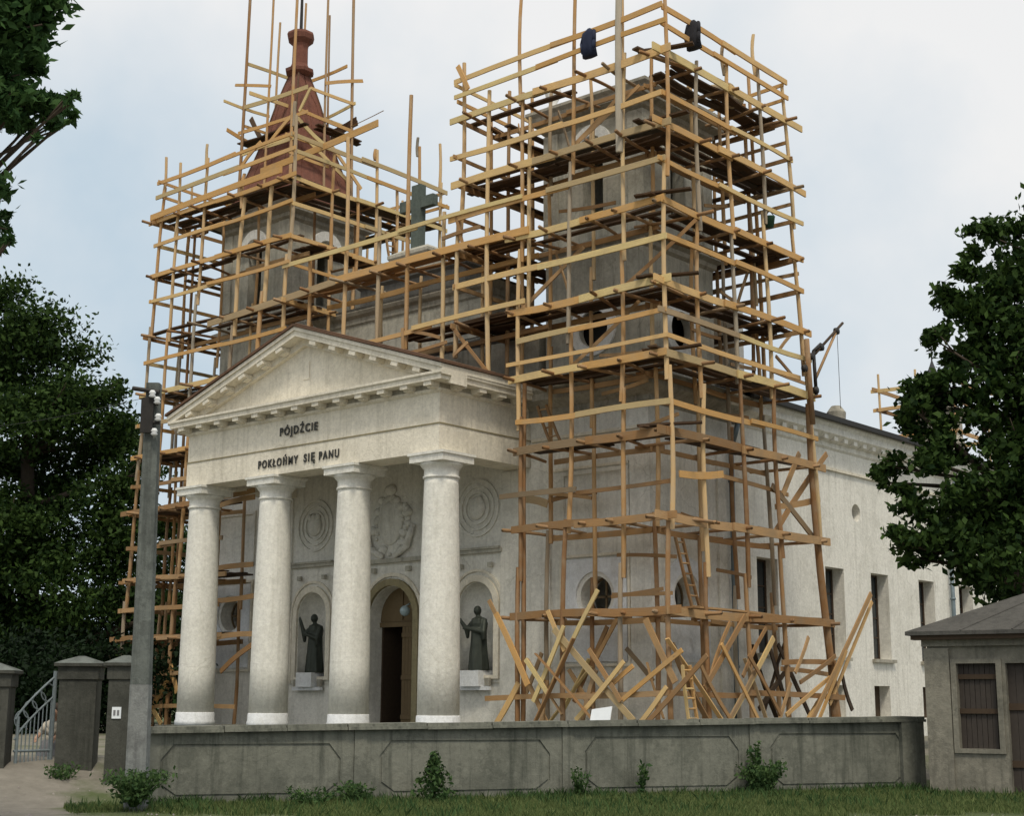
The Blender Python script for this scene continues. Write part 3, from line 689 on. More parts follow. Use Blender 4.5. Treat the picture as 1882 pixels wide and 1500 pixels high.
# ------------------------------------------------------------------ SCAFFOLDING
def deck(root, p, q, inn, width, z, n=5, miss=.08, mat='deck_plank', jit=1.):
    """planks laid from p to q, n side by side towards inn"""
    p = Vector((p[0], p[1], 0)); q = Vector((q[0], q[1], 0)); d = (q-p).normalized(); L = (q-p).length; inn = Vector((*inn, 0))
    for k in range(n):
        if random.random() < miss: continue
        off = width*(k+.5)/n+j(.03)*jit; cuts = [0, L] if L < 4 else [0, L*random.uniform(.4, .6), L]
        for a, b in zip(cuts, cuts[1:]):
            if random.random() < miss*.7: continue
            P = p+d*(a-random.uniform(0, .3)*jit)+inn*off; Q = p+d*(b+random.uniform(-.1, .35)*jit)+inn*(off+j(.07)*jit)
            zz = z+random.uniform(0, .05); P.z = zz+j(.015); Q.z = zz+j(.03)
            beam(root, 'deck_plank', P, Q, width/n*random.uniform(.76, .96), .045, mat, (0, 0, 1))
def ledger(root, P, Q, h=.15, mat='new_board', t_=.045, ext=.25, name='ledger'):
    P = Vector(P); Q = Vector(Q); d = (Q-P); L = d.length; d.normalize()
    if L > 4.5:
        m_ = L*random.uniform(.42, .58)
        beam(root, name, P-d*random.uniform(0, ext), P+d*(m_+.35), t_, h*random.uniform(.85, 1.1), mat)
        n_ = d.cross(Vector((0, 0, 1)))*(t_*1.05)
        beam(root, name, P+d*(m_-.35)+n_+Vector((0, 0, j(.05))), Q+d*random.uniform(0, ext)+n_, t_, h*random.uniform(.85, 1.1), mat)
    else: beam(root, name, P-d*random.uniform(0, ext), Q+d*random.uniform(0, ext), t_, h*random.uniform(.85, 1.15), mat)
def putlog(root, P, Q, mat='dark_pole'):
    P = Vector(P); Q = Vector(Q); d = (Q-P).normalized()
    beam(root, 'putlog', P-d*random.uniform(.12, .45), Q+d*random.uniform(.0, .3), .045, None, mat, kind='pole')
def pole(root, P, Q, r=.06, mat=None, splice=True):
    P = Vector(P); Q = Vector(Q); L = (Q-P).length; r *= 1.02
    if mat: beam(root, 'pole', P, Q, r, None, mat, kind='pole'); return
    # poles are spliced out of lengths, darker low down, where weaker light is put into the colour
    zs = [P.z]
    while zs[-1] < Q.z-5: zs.append(zs[-1]+random.uniform(3.4, 5.2))
    zs.append(Q.z)
    for i, (a, b) in enumerate(zip(zs, zs[1:])):
        fa = (a-P.z)/(Q.z-P.z); fb = min(1, (b+.35-P.z)/(Q.z-P.z)) if i < len(zs)-2 else 1
        A = P.lerp(Q, fa); B = P.lerp(Q, fb); off = Vector((r*.9*(i % 2), r*.5*(i % 2), 0))
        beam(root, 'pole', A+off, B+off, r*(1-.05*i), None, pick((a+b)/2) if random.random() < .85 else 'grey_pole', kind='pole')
def px(root, a, b, plane, val, w_=.13, mat='new_board', name='rail', kind='board', t_=.04):
    """one board whose two ends were sighted; it lies in the given plane of the scaffold"""
    if plane == 'Y': P, Q = onY(*a, val), onY(*b, val)
    elif plane == 'X': P, Q = onX(*a, val), onX(*b, val)
    elif plane == 'D': P, Q = atD(*a, val), atD(*b, val+.0)
    up = Vector((0, 0, 1)); d = (Q-P).normalized()
    if plane in 'XY':
        nrm = Vector((0, 1, 0)) if plane == 'Y' else Vector((1, 0, 0)); up = nrm.cross(d)
    return beam(root, name, P, Q, w_/2 if kind == 'pole' else t_, w_, mat, up, kind)

# ---- right tower scaffold
FO, SO, FI, SI = -1.85, 1.85, -.6, .6
RS = thing('scaffold', (1.85, -1.85, gz(1.85, -1.85)), 'tall timber pole scaffold with plank decks boxed round the right hand spireless tower', 'scaffolding')
g0 = gz(1.85, -1.85)
LV = [3.69, 5.85, 7.83, 9.71, 11.47, 13.5, 15.46, 17.34]
MR = [8.54, 10.70, 12.55, 14.49, 16.22]
# front outer poles
PF = {-4.9: ((-4.95, 10.6), (-4.83, 19.0)), -3.75: ((-3.75, 10.2), (-3.75, 18.2)), -2.7: ((-2.72, g0), (-2.68, 20.2)), -1.1: ((-1.29, g0), (-.9, 20.0)), .55: ((.41, g0), (.72, 21.2)), 1.85: ((1.84, g0), (1.92, 18.7))}
for k, ((xa, za), (xb, zb)) in PF.items():
    if k == -3.75: continue
    pole(RS, (xa, FO, za), (xb, FO, zb), .062)
beam(RS, 'pole', (-2.62, FO+.1, g0), (-2.6, FO+.1, 9.6), .06, None, 'dark_pole', kind='pole')
beam(RS, 'pole', (.62, FO-.09, 15.0), (.80, FO-.09, 21.5), .09, None, 'grey_pole', kind='pole')
beam(RS, 'pole', (-2.5, FO+.12, 11.4), (-2.45, FO+.12, 16.8), .055, None, 'new_pole', kind='pole')
# side outer poles (battered inwards)
PS = [((-.32, g0), (-.38, 17.6)), ((1.55, g0), (1.02, 18.6)), ((3.3, g0), (2.55, 19.4)), ((5.6, g0), (3.85, 18.4))]
for (ya, za), (yb, zb) in PS: pole(RS, (SO, ya, za), (SO, yb, zb), .062)
def ys_(k, z): (ya, za), (yb, zb) = PS[k]; return ya+(yb-ya)*(z-za)/(zb-za)
beam(RS, 'pole', (SO+.08, 5.75, g0), (SO+.08, 4.7, 9.5), .10, None, 'dark_pole', kind='pole')
# inner poles
for x in (-2.78, -1.35, .56): pole(RS, (x, FI, g0), (x+.05, FI, 18.0), .06, None)
for y, yt in ((1.36, 1.2), (3.04, 2.6), (4.96, 3.9)): pole(RS, (SI, y, g0), (SI, yt, 18.3), .06, None)
# upper ring round the back and the left flank
BO, LO = 4.9, -4.9
for (x, y) in ((LO, -.6), (LO, 1.2), (LO, 3.0), (LO, 4.8), (-4.3, -.5), (-4.3, 2.2), (-4.25, 4.2)): pole(RS, (x, y, 10.2), (x+.05, y, 18.4+j(.6)), .055, 'dark_pole' if x > -4.5 else 'new_pole')
for x in (-3.0, -1.2, .6): pole(RS, (x, BO-.2, 10.1), (x, BO-.6, 19.0+j(.5)), .055, 'new_pole')
for x in (-2.2, -.4, .62): pole(RS, (x, 4.1, 10.1), (x, 4.0, 18.2), .05, 'dark_pole')
for li, z in enumerate(LV):
    hi = z > 9; lo_ = z < 8.5
    xl = -4.95 if z > 11 else -2.75
    lm = 'new_board' if z > 8.5 else 'dark_board'
    h = .19
    if z not in (13.5, 11.47): ledger(RS, (xl, FO-.08, z-.02), (1.95, FO-.08, z-.02+j(.03)), h, lm, ext=.4)
    else: ledger(RS, (-3.0, FO-.08, z), (1.95, FO-.08, z+.02), h, lm)
    ye = ys_(3, z)+.1
    ledger(RS, (SO+.08, -1.9, z-.02), (SO+.08, ye, z-.02), h, lm, ext=.75)
    ledger(RS, (xl+.2, FI+.08, z-.12), (SI, FI+.08, z-.12), .13, 'dark_board')
    ledger(RS, (SI-.08, FI, z-.12), (SI-.08, ye-.4, z-.12), .13, 'dark_board')
    n = 5 if hi else (2 if z < 7.5 and z > 4 else 4)
    if hi:
        deck(RS, (xl-.1, FO+.05), (1.6, FO+.05), (0, 1), 1.2, z+.05, n, .12 if z < 17 else .2)
        deck(RS, (SO-.05, -.5), (SO-.05, ye), (-1, 0), 1.2, z+.09, n, .12)
        if z > 11:
            deck(RS, (LO+.0, -.6), (LO+.0, 4.6), (1, 0), .8, z+.05, 3, .15)
            deck(RS, (LO, BO-.4), (1.4, BO-.4), (0, -1), .8, z+.05, 3, .12)
            ledger(RS, (LO, -1.85, z-.03), (LO, 4.9, z-.03), .13, 'dark_board'); ledger(RS, (LO, BO-.25, z-.03), (SO, BO-.25-(z-10)*.08, z-.03), .13, 'dark_board')
    elif z > 7:
        deck(RS, (xl+.1, FO+.05), (1.5, FO+.05), (0, 1), .9, z+.05, 3, .15); deck(RS, (SO-.05, -.4), (SO-.05, ye), (-1, 0), .9, z+.08, 3, .15)
    elif z < 4:
        deck(RS, (xl-.0, FO+.05), (1.9, FO+.05), (0, 1), 1.1, z+.05, 4, .1, 'dark_board'); deck(RS, (SO-.05, -.4), (SO-.05, ye), (-1, 0), .9, z+.08, 3, .1, 'dark_board')
    else:
        deck(RS, (-1.3, FO+.1), (1.7, FO+.1), (0, 1), .6, z+.05, 2, 0, 'dark_board'); deck(RS, (SO-.1, -.4), (SO-.1, ye), (-1, 0), .5, z+.08, 2, 0, 'dark_board')
    for x in (-4.6, -2.75, -1.5, -.3, .55, 1.7):
        if x < -3 and z < 11: continue
        putlog(RS, (x+j(.2), FO-.1, z-.04), (x+j(.35), FI+.2, z-.04))
    for k in range(4):
        y = ys_(k, z)+j(.15); putlog(RS, (SO+.1, y, z-.03), (SI-.3, y+j(.2), z-.03))
# irregular board ends at the corners
for z in LV[2:]:
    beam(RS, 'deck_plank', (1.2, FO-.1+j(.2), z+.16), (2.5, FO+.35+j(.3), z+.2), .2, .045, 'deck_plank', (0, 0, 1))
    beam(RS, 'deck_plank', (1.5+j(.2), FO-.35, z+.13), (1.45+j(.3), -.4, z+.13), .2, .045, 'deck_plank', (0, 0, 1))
for z in MR:
    ledger(RS, ((-4.95 if z > 12 else -2.7), FO-.085, z+j(.04)), (1.9, FO-.085, z+j(.04)), .14, 'new_board', name='rail')
    ledger(RS, (SO+.085, -1.85, z+j(.04)), (SO+.085, ys_(3, z)+.1, z+j(.04)), .13, 'new_board', name='rail', ext=.4)
    if z > 12:
        ledger(RS, (LO, -1.85, z), (LO, 2.6, z-.05), .11, 'dark_board', name='rail'); ledger(RS, (-4.3, 4.4, z), (SO, ys_(3, z), z), .12, 'dark_board', name='rail')
        ledger(RS, (-4.3, 4.3, z+.4), (SO, ys_(3, z), z+.5), .10, 'dark_board', name='rail')
# extra sighted boards
for a, b, pl, v_, w_ in [((930, 672), (1225, 612), 'Y', FO-.12, .1), ((1225, 612), (1470, 690), 'X', SO+.12, .12), ((920, 914), (1060, 898), 'Y', FO-.12, .13), ((1010, 920), (1098, 903), 'Y', FI, .12),
        ((1250, 868), (1330, 868), 'X', SO+.1, .17), ((1060, 905), (1240, 880), 'Y', FO+.3, .1), ((1330, 872), (1450, 905), 'X', SO-.2, .1),
        ((958, 918), (1008, 926), 'Y', FI-.3, .2)]:
    px(RS, a, b, pl, v_, w_, 'dark_board' if a[1] > 700 and w_ < .16 else 'new_board')
# top guard rails
for z, w_ in ((18.05, .12), (18.5, .15)):
    ledger(RS, (-5.0, FO-.09, z-.05), (2.0, FO-.09, z+.02), w_, 'new_board', name='guard_rail'); ledger(RS, (SO+.09, -1.9, z), (SO+.09, 4.0, z-.05), w_, 'new_board', name='guard_rail', ext=.1)
    ledger(RS, (LO, -1.85, z-.2), (LO, 2.0, z-.3), .1, 'new_board', name='guard_rail'); ledger(RS, (-3.5, 4.4, z-.1), (SO, 3.9, z-.15), .1, 'new_board', name='guard_rail')
beam(RS, 'brace', (-4.9, FO-.1, 18.9), (-4.5, FO-.1, 18.1), .04, .14, 'new_board')
# foot braces: crossed boards at the foot of the scaffold
FB = [((902, 1104), (1010, 1328)), ((1010, 1122), (1042, 1196)), ((1022, 1156), (1170, 1324)), ((1086, 1192), (1146, 1288)), ((970, 1212), (1012, 1276)), ((1102, 1083), (1012, 1276)),
      ((1190, 1136), (1246, 1252)), ((1258, 1192), (1149, 1285)), ((1151, 1214), (1064, 1323)), ((1304, 1201), (1195, 1326)), ((958, 1256), (916, 1334)), ((1168, 1222), (1130, 1256)),
      ((1010, 1250), (1000, 1330)), ((1040, 1150), (985, 1290)), ((915, 1128), (975, 1260)), ((1100, 1230), (1075, 1330)), ((1230, 1260), (1180, 1330))]
for i, (a, b) in enumerate(FB): px(RS, a, b, 'Y', FO-.14-.045*(i % 5), .15 if i % 4 == 2 else .11, 'new_board' if i % 3 else 'dark_board', 'brace')
FBi = [((1138, 1136), (1100, 1210)), ((1000, 1200), (965, 1290)), ((1155, 1190), (1205, 1250)), ((1050, 1230), (1090, 1300)), ((1120, 1150), (1060, 1290)), ((1240, 1180), (1290, 1290))]
for a, b in FBi: px(RS, a, b, 'Y', FI-.1, .11, 'dark_board', 'brace')
SBR = [((1346, 1140), (1312, 1236)), ((1374, 1128), (1300, 1262)), ((1426, 1168), (1346, 1322)), ((1490, 1166), (1466, 1232)), ((1604, 1085), (1498, 1318)), ((1606, 1100), (1530, 1290)), ((1458, 1250), (1436, 1326)),
       ((1392, 1230), (1342, 1326)), ((1330, 1180), (1400, 1320)), ((1380, 1200), (1440, 1310)), ((1412, 1150), (1370, 1240)), ((1530, 1240), (1450, 1310)), ((1540, 1200), (1475, 1250)), ((1290, 1215), (1350, 1322)), ((1510, 1320), (1560, 1190))]
for i, (a, b) in enumerate(SBR): px(RS, a, b, 'X', SO+.14+.045*(i % 5), .14 if i in (1, 2, 4) else .10, 'new_board' if i % 3 == 2 else 'dark_board', 'brace')
for a, b in [((1434, 1180), (1498, 1320)), ((1420, 1190), (1450, 1290)), ((1448, 1230), (1400, 1300)), ((1552, 1232), (1572, 1300))]: px(RS, a, b, 'X', SO-.4, .13, 'dark_wood', 'brace')
for a, b in [((1520, 829), (1427, 974)), ((1420, 888), (1505, 993)), ((1427, 927), (1508, 912)), ((1470, 828), (1440, 905))]: px(RS, a, b, 'X', SO-.15, .16, 'dark_board', 'brace')
for a, b in [((1352, 560), (1382, 470)), ((1430, 640), (1462, 600)), ((1380, 660), (1480, 700)), ((1425, 650), (1460, 690))]: px(RS, a, b, 'X', .6, .09, 'dark_board', 'brace')
rb = random.Random(5)
for k in range(6):
    x = rb.uniform(-2.9, 1.6); z0_ = rb.uniform(.7, 1.4); L_ = rb.uniform(1.2, 2.6); a_ = rb.choice((-1, 1))*rb.uniform(.35, .95)
    if x+L_*math.sin(a_) < -3.1: a_ = -a_
    yy = rb.choice((FO-.12, FO-.4, FI-.2, FI-.5)); beam(RS, 'brace', (x, yy+rb.uniform(-.2, .1), z0_), (x+L_*math.sin(a_), yy+.05, z0_+L_*math.cos(a_)), .035, rb.uniform(.07, .13), rb.choice(('dark_board', 'new_board', 'dark_board')), (0, -1, .3))
for k in range(6):
    y = rb.uniform(-1.2, 5.2); z0_ = rb.uniform(.7, 1.4); L_ = rb.uniform(1.2, 2.6); a_ = rb.choice((-1, 1))*rb.uniform(.35, .95); xx = rb.choice((SO+.12, SO+.35, SI+.2, SI+.6))
    beam(RS, 'brace', (xx+rb.uniform(-.1, .2), y, z0_), (xx-.05, y+L_*math.sin(a_), z0_+L_*math.cos(a_)), .035, rb.uniform(.07, .13), rb.choice(('dark_board', 'new_board', 'dark_wood')), (1, 0, .3))
for k in range(18):     # odd lengths tied on between the lifts
    z = rb.choice(LV[:-1])+rb.uniform(.2, 1.5); x = rb.uniform(-2.8, .8); L_ = rb.uniform(.8, 2.0)
    if rb.random() < .5: beam(RS, 'rail', (x, FI-.08, z), (x+L_, FI-.08, z+rb.uniform(-.25, .25)), .035, .09, 'dark_board')
    else: y = rb.uniform(-1.5, 3); beam(RS, 'rail', (SI+.1, y, z), (SI+.1, y+L_, z+rb.uniform(-.3, .3)), .035, .09, 'dark_board')
for k in range(9):
    z = rb.choice(LV[2:-1]); x = rb.choice((-2.7, -1.1, .55)); s__ = rb.choice((-1, 1)); beam(RS, 'brace', (x, FO+.1, z+.1), (x+s__*rb.uniform(.9, 1.5), FI-.1, z+1.8), .035, .09, 'dark_board')
ledger(RS, (-3.6, FO-.1, 1.68), (1.9, FO-.1, 1.82), .14, 'dark_board'); ledger(RS, (-2.8, FI-.1, 1.75), (.6, FI-.1, 1.8), .14, 'dark_board')
ledger(RS, (SO+.1, -1.9, 1.82), (SO+.1, 5.7, 1.75), .14, 'dark_board'); ledger(RS, (SO+.1, 3.0, 2.6), (SO+.1, 5.6, 2.65), .12, 'dark_board')
ledger(RS, (SO-.1, 3.2, 2.45), (SO-.5, 6.5, 2.35), .12, 'dark_board')

# ---- left tower scaffold
FL, SR = -1.85, -11.92
LS = thing('scaffold', (-12, -1.85, gz(-12, -1.85)), 'timber scaffold round the left tower with the red spire, partly behind the pediment', 'scaffolding')
gl = gz(-16, -1.85)
PL = [((-19.65, gl), (-18.42, 19.6)), ((-18.3, gl), (-17.6, 19.2)), ((-16.9, gl), (-16.2, 19.5)), ((-15.1, gl), (-14.2, 18.0)), ((-13.25, 9.9), (-12.95, 17.3)), ((-12.1, 11.0), (-11.87, 19.8))]
for i, ((xa, za), (xb, zb)) in enumerate(PL): pole(LS, (xa, FL, za), (xb, FL, zb), .062 if i not in (3, 4) else .075)
for x, yb in ((-18.9, gl), (-17.0, gl), (-15.2, gl), (-13.6, 10)): pole(LS, (x, FI, yb), (x+.15, FI, 17.6), .055)
for y, zt in ((-.2, 18.6), (.85, 17.8), (1.66, 19.3), (3.62, 20.3), (4.7, 20.4), (2.6, 18.2)): pole(LS, (SR, y, 10.0), (SR, y, zt), .058)
for y in (.6, 2.4, 4.2): pole(LS, (-13.6, y, 10), (-13.6, y, 17.4), .05, 'dark_pole')
for y in (-.4, 1.5, 3.4, 5.1): pole(LS, (-19.6, y, gl), (-18.9, y, 18.8+j(.6)), .055)
for y in (-.5, 1.6, 3.8): pole(LS, (-18.55, y, gl), (-18.45, y, 17.5), .05, 'dark_pole')
for x in (-17.5, -15.8, -14.0): pole(LS, (x, 5.0, gl), (x, 5.0, 19.0+j(.5)), .055)
def xl_(z): return -19.65+(1.23)*(z-gl)/(19.6-gl)
LL = [3.5, 5.35, 7.55, 9.36, 11.42, 13.4, 15.45, 17.35]
for z in LL:
    a = xl_(z)-.1; hi = z > 9; xe = -11.9 if z > 11 else (-13 if z > 9.3 else -14.6)
    if z not in (13.4,): ledger(LS, (a, FL-.08, z), (xe, FL-.08, z+j(.04)), .15, 'new_board' if hi else 'dark_board', ext=.5)
    ledger(LS, (a, FL, z-.05), (a, 5, z-.05), .12, 'dark_board')
    ledger(LS, (-18.5, FI+.08, z-.12), (xe-.6, FI+.08, z-.12), .13, 'dark_board')
    deck(LS, (a, FL+.05), (xe-.1, FL+.05), (0, 1), 1.2, z+.05, 5 if z > 9 else 4, .1 if z < 17 else 0.0)
    deck(LS, (a+.1, -.5), (a+.1, 5), (1, 0), .9, z+.06, 3, .15)
    if z > 11:
        ledger(LS, (SR+.08, FL-.05, z), (SR+.08, 4.8, z-.05), .14, 'new_board')
        deck(LS, (SR-.05, -.6), (SR-.05, 4.8), (-1, 0), 1.6 if z > 17 else 1.1, z+.06, 6 if z > 17 else 4, .0 if z > 17 else .15)
        deck(LS, (-18.6, 4.9), (-12, 4.9), (0, -1), .9, z+.05, 3, .1)
    for x in (-18.8, -17.4, -16.2, -14.6, -13.2, -12.0):
        if x < xe: putlog(LS, (x+j(.2), FL-.1, z-.04), (x+j(.3), FI+.1, z-.04))
    for y in (-.2, 1.6, 3.6):
        putlog(LS, (a-.1, y, z-.04), (-18.3, y, z-.04))
        if z > 11: putlog(LS, (SR+.1, y, z-.04), (-13.6, y+j(.2), z-.04))
for z in (10.4, 12.5, 14.58, 16.5):
    ledger(LS, (xl_(z), FL-.09, z), (-11.9 if z > 11 else -13.4, FL-.09, z+.02), .12, 'new_board', name='rail'); ledger(LS, (xl_(z), FL, z), (xl_(z), 4.5, z), .12, 'new_board', name='rail')
    if z > 11: ledger(LS, (SR+.09, FL, z), (SR+.09, 4.7, z), .12, 'new_board', name='rail')
for z in (2.4, 4.4, 6.4, 8.4): ledger(LS, (xl_(z), FL-.09, z), (-14.6, FL-.09, z+.02), .13, 'dark_board', name='rail'); ledger(LS, (xl_(z), FL, z), (xl_(z), 4.5, z), .12, 'dark_board', name='rail')
ledger(LS, (-18.0, FL-.1, 1.4), (-13.6, FL-.1, 1.42), .14, 'dark_board')
for z in (18.2, 18.7):
    ledger(LS, (-18.55, FL-.09, z), (-14.6, FL-.09, z+.05), .13, 'new_board', name='guard_rail'); ledger(LS, (-15, FL-.09, z), (-11.9, FL-.09, z+.02), .12, 'new_board', name='guard_rail')
    ledger(LS, (SR+.09, FL, z), (SR+.09, 4.8, z-.05), .13, 'new_board', name='guard_rail'); ledger(LS, (-18.5, FL, z), (-18.7, 4.5, z), .1, 'new_board', name='guard_rail'); ledger(LS, (-18.5, 5, z), (-12, 5, z), .1, 'new_board', name='guard_rail')
beam(LS, 'ledger', (-18.9, FL-.16, 17.5), (-12.2, FL-.16, 17.62), .05, .2, 'new_board')
for a, b in [((318, 1228), (330, 1280)), ((275, 1290), (302, 1338)), ((322, 1240), (282, 1310)), ((400, 1050), (468, 1042)), ((400, 1178), (468, 1170)), ((400, 1110), (470, 1100)), ((410, 1240), (468, 1190)), ((400, 920), (470, 905)), ((405, 935), (470, 918))]:
    px(LS, a, b, 'Y', FL-.1, .15, 'new_board' if a[0] < 330 else 'dark_board', 'brace')
# ---- spire scaffold
SS = thing('scaffold', (lcx, lcy, 17.45), 'light pole and plank scaffold climbing the red spire, with masts running out of the picture', 'scaffolding')
h = 1.28
for (dx, dy, zt, r) in ((-h, -h, 27.5, .055), (h, h, 27.5, .055), (h, -h, 27.0, .055), (-h, h, 26.8, .045), (-h, .1, 25.6, .045), (.0, -h, 25.8, .045), (h, .1, 27.4, .045), (.05, h, 25.9, .04)):
    beam(SS, 'pole', (lcx+dx*1.08, lcy+dy*1.08, 17.5), (lcx+dx, lcy+dy, zt), r, None, 'dark_pole' if dx*dy > 0 else 'new_pole', kind='pole')
YF, XR, XL, YB = lcy-h-.08, lcx+h+.08, lcx-h-.08, lcy+h+.08
for a, b, pl, v_, w_ in [((450, 122), (567, 163), 'X', XL, .12), ((567, 152), (632, 124), 'Y', YB, .12), ((427, 161), (492, 162), 'Y', YF, .10), ((592, 156), (661, 151), 'X', XR, .12),
        ((440, 203), (560, 163), 'Y', YF, .15), ((406, 190), (490, 218), 'X', XL, .1), ((453, 175), (640, 240), 'X', XR-1.2, .13), ((565, 165), (645, 194), 'X', XR, .11), ((592, 222), (648, 192), 'Y', YB, .11),
        ((433, 250), (560, 208), 'Y', YF, .12), ((640, 243), (545, 205), 'X', XR, .12), ((535, 212), (487, 272), 'Y', YF, .14), ((535, 212), (592, 270), 'X', XR, .15), ((545, 208), (565, 165), 'Y', YF, .12),
        ((412, 243), (500, 290), 'X', XL, .14), ((440, 235), (520, 262), 'X', XL, .1), ((475, 320), (690, 228), 'Y', YF-1.2, .22), ((480, 275), (540, 255), 'Y', YF, .12), ((520, 250), (640, 290), 'X', XR, .12),
        ((440, 310), (475, 265), 'Y', YF-.2, .14), ((560, 260), (640, 340), 'X', XR+.1, .14), ((600, 265), (660, 350), 'X', XR+.3, .13), ((520, 280), (600, 310), 'X', XR, .1), ((440, 290), (530, 255), 'Y', YF, .1)]:
    px(SS, a, b, pl, v_, w_, 'new_board', 'rail')
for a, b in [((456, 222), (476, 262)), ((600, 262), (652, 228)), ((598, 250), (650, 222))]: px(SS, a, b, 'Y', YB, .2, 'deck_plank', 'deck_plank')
deck(SS, (XL, YF), (XR, YF), (0, 1), .5, 20.6, 2, 0); deck(SS, (XR, lcy), (XR, YB+.5), (-1, 0), .5, 20.9, 2, 0)
# ---- bridge scaffold between the towers, over the portico roof
BS = thing('scaffold', (-8, -1.85, 10.9), 'timber gangway scaffold bridging both towers above the portico roof, before the stone cross', 'scaffolding')
def zroof(x): return 9.95+(AZ+.24-9.87)*(1-abs(x-XC)/(HP+ex))
for x, zt in ((-9.38, 18.0), (-7.97, 15.2), (-6.83, 18.6), (-5.44, 14.8), (-3.76, 17.9), (-10.9, 14.6)): pole(BS, (x, FO, zroof(x)), (x+j(.04), FO, zt), .06, 'new_pole')
for x in (-9.0, -7.4, -5.0, -3.6): pole(BS, (x, FI-.1, zroof(x)), (x, FI-.1, 13.6), .05, 'new_pole')
beam(BS, 'ledger', (-15.6, FO-.1, 13.28), (-9.0, FO-.1, 13.62), .05, .2, 'new_board'); beam(BS, 'ledger', (-9.6, FO-.14, 13.6), (-2.3, FO-.12, 13.6), .05, .2, 'new_board')
ledger(BS, (-11.2, FI-.2, 13.3), (-3.0, FI-.2, 13.3), .15, 'new_board')
deck(BS, (-12, FO+.05), (-2.9, FO+.05), (0, 1), .75, 13.62, 3, .05, 'dark_board')
for x in (-10.8, -9.3, -7.9, -6.8, -5.4, -4.2): putlog(BS, (x, FO-.2, 13.5), (x+j(.2), FI, 13.5))
ledger(BS, (-12, FO-.1, 14.5), (-2.6, FO-.1, 14.55), .13, 'new_board', name='rail')
ledger(BS, (-8.95, FO-.1, 11.53), (-2.6, FO-.1, 11.7), .14, 'new_board'); ledger(BS, (-8.3, FI-.3, 11.2), (-2.6, FI-.3, 11.25), .14, 'dark_board')
deck(BS, (-7.2, FO+.2), (-2.8, FO+.2), (0, 1), .9, 11.6, 3, .2, 'deck_plank')
for a, b in [((828, 600), (900, 690)), ((832, 655), (858, 630)), ((760, 612), (808, 622)), ((738, 605), (740, 650)), ((735, 655), (820, 630)), ((850, 460), (835, 400))]: px(BS, a, b, 'Y', FO-.1, .09, 'dark_board', 'brace')
px(BS, (640, 235), (700, 205), 'Y', FO, .0001)
deck(BS, (-5.3, .1), (-3.9, .1), (0, 1), 1.2, 13.55, 4, 0); beam(BS, 'ledger', (-5.4, FO-.1, 14.0), (-4.0, FO-.1, 14.05), .05, .1, 'dark_board')

# ------------------------------------------------------------------ things on and round the scaffolds
def ladder(a, b, plane, val, label, wdt=.34, mat='dark_board', group=None, n=9):
    P = onY(*a, val) if plane == 'Y' else onX(*a, val); Q = onY(*b, val) if plane == 'Y' else onX(*b, val)
    lo, hi_ = (P, Q) if P.z < Q.z else (Q, P); side = Vector((1, 0, 0)) if plane == 'Y' else Vector((0, 1, 0))
    t_ = thing('ladder', lo, label, 'ladder', group)
    for s in (-.5, .5): beam(t_, 'rail', lo+side*wdt*s, hi_+side*wdt*s*.85, .06, .06, mat, side)
    for k in range(n):
        c_ = lo.lerp(hi_, (k+.5)/n); beam(t_, 'rung', c_-side*wdt*.5, c_+side*wdt*.5, .022, None, mat, kind='pole')
ladder((1290, 1140), (1250, 985), 'X', SO-.6, 'wooden ladder inside the right hand scaffold, beside the round window on the side', n=8)
ladder((1028, 826), (996, 745), 'Y', FI-.3, 'short wooden ladder leaning above the portico end of the right hand scaffold', n=5)
ladder((1280, 1326), (1266, 1220), 'X', SO+.45, 'lower pale ladder leaning at the foot of the scaffold corner', mat='new_board', n=6)
ladder((720, 480), (712, 430), 'X', -11.4, 'small ladder standing near the stone cross between the towers', n=5)
def jacket(p, mat, label, h_=.75, w_=.42):
    p = Vector(p); t_ = thing('jacket', p, label, 'jacket'); mb = MB()
    mb.lathe([(.5, p.z-h_), (.46, p.z-h_*.6), (.42, p.z-h_*.25), (.36, p.z-.08), (.12, p.z+.02)], (p.x, p.y), 14, fn=lambda a, z: w_*(1+.12*math.sin(a*5+z*6))*(.45+.55*abs(math.cos(a))))
    mb.build('body', mat, t_, True, p)
    for s in (-1, 1):
        m2 = MB().chain([((p.x+s*.15, p.y, p.z-.1), .06), ((p.x+s*.2, p.y-.05, p.z-.38), .05), ((p.x+s*.17, p.y-.06, p.z-.62), .045)], 8); m2.build('sleeve', mat, t_, True, p)
jacket(onY(1076, 52, FO-.17), 'blue_cloth', 'dark blue work jacket hung over the front top rail of the right scaffold')
jacket(onX(1267, 35, SO+.17), 'black_cloth', 'black work jacket hung over the side guard rail, right of the topmost scaffold corner')
p = onX(1411, 403, SO-.3); t_ = thing('bucket', p, 'small green bucket hanging on a ledger at the right edge of the scaffold', 'bucket')
MB().lathe([(.11, p.z-.16), (.15, p.z+.12), (.16, p.z+.14)], (p.x, p.y), 14).build('pail', 'green_plastic', t_, True, p); MB().tube((p.x-.15, p.y, p.z+.13), (p.x, p.y, p.z+.33), .012).tube((p.x+.15, p.y, p.z+.13), (p.x, p.y, p.z+.33), .012).build('handle', 'iron', t_, False, p)
p = onX(1325, 148, 1.2); p.z = 17.45+.05
t_ = thing('sack', (1.2, p.y, 17.44), 'tan heap of full sacks on the topmost deck of the right scaffold', 'sacks')
for k in range(3):
    mb = MB().sphere((1.2+j(.1), p.y+(k-1)*.42, 17.62+.2*(k == 1)), .3, 12, 8, (1, 1, .62)); mb.build('bag', 'sacking', t_, True, (1.2, p.y, 17.44))
p0 = onY(1094, 1303, FO-.6); p1 = onY(1131, 1302, FO-.6)
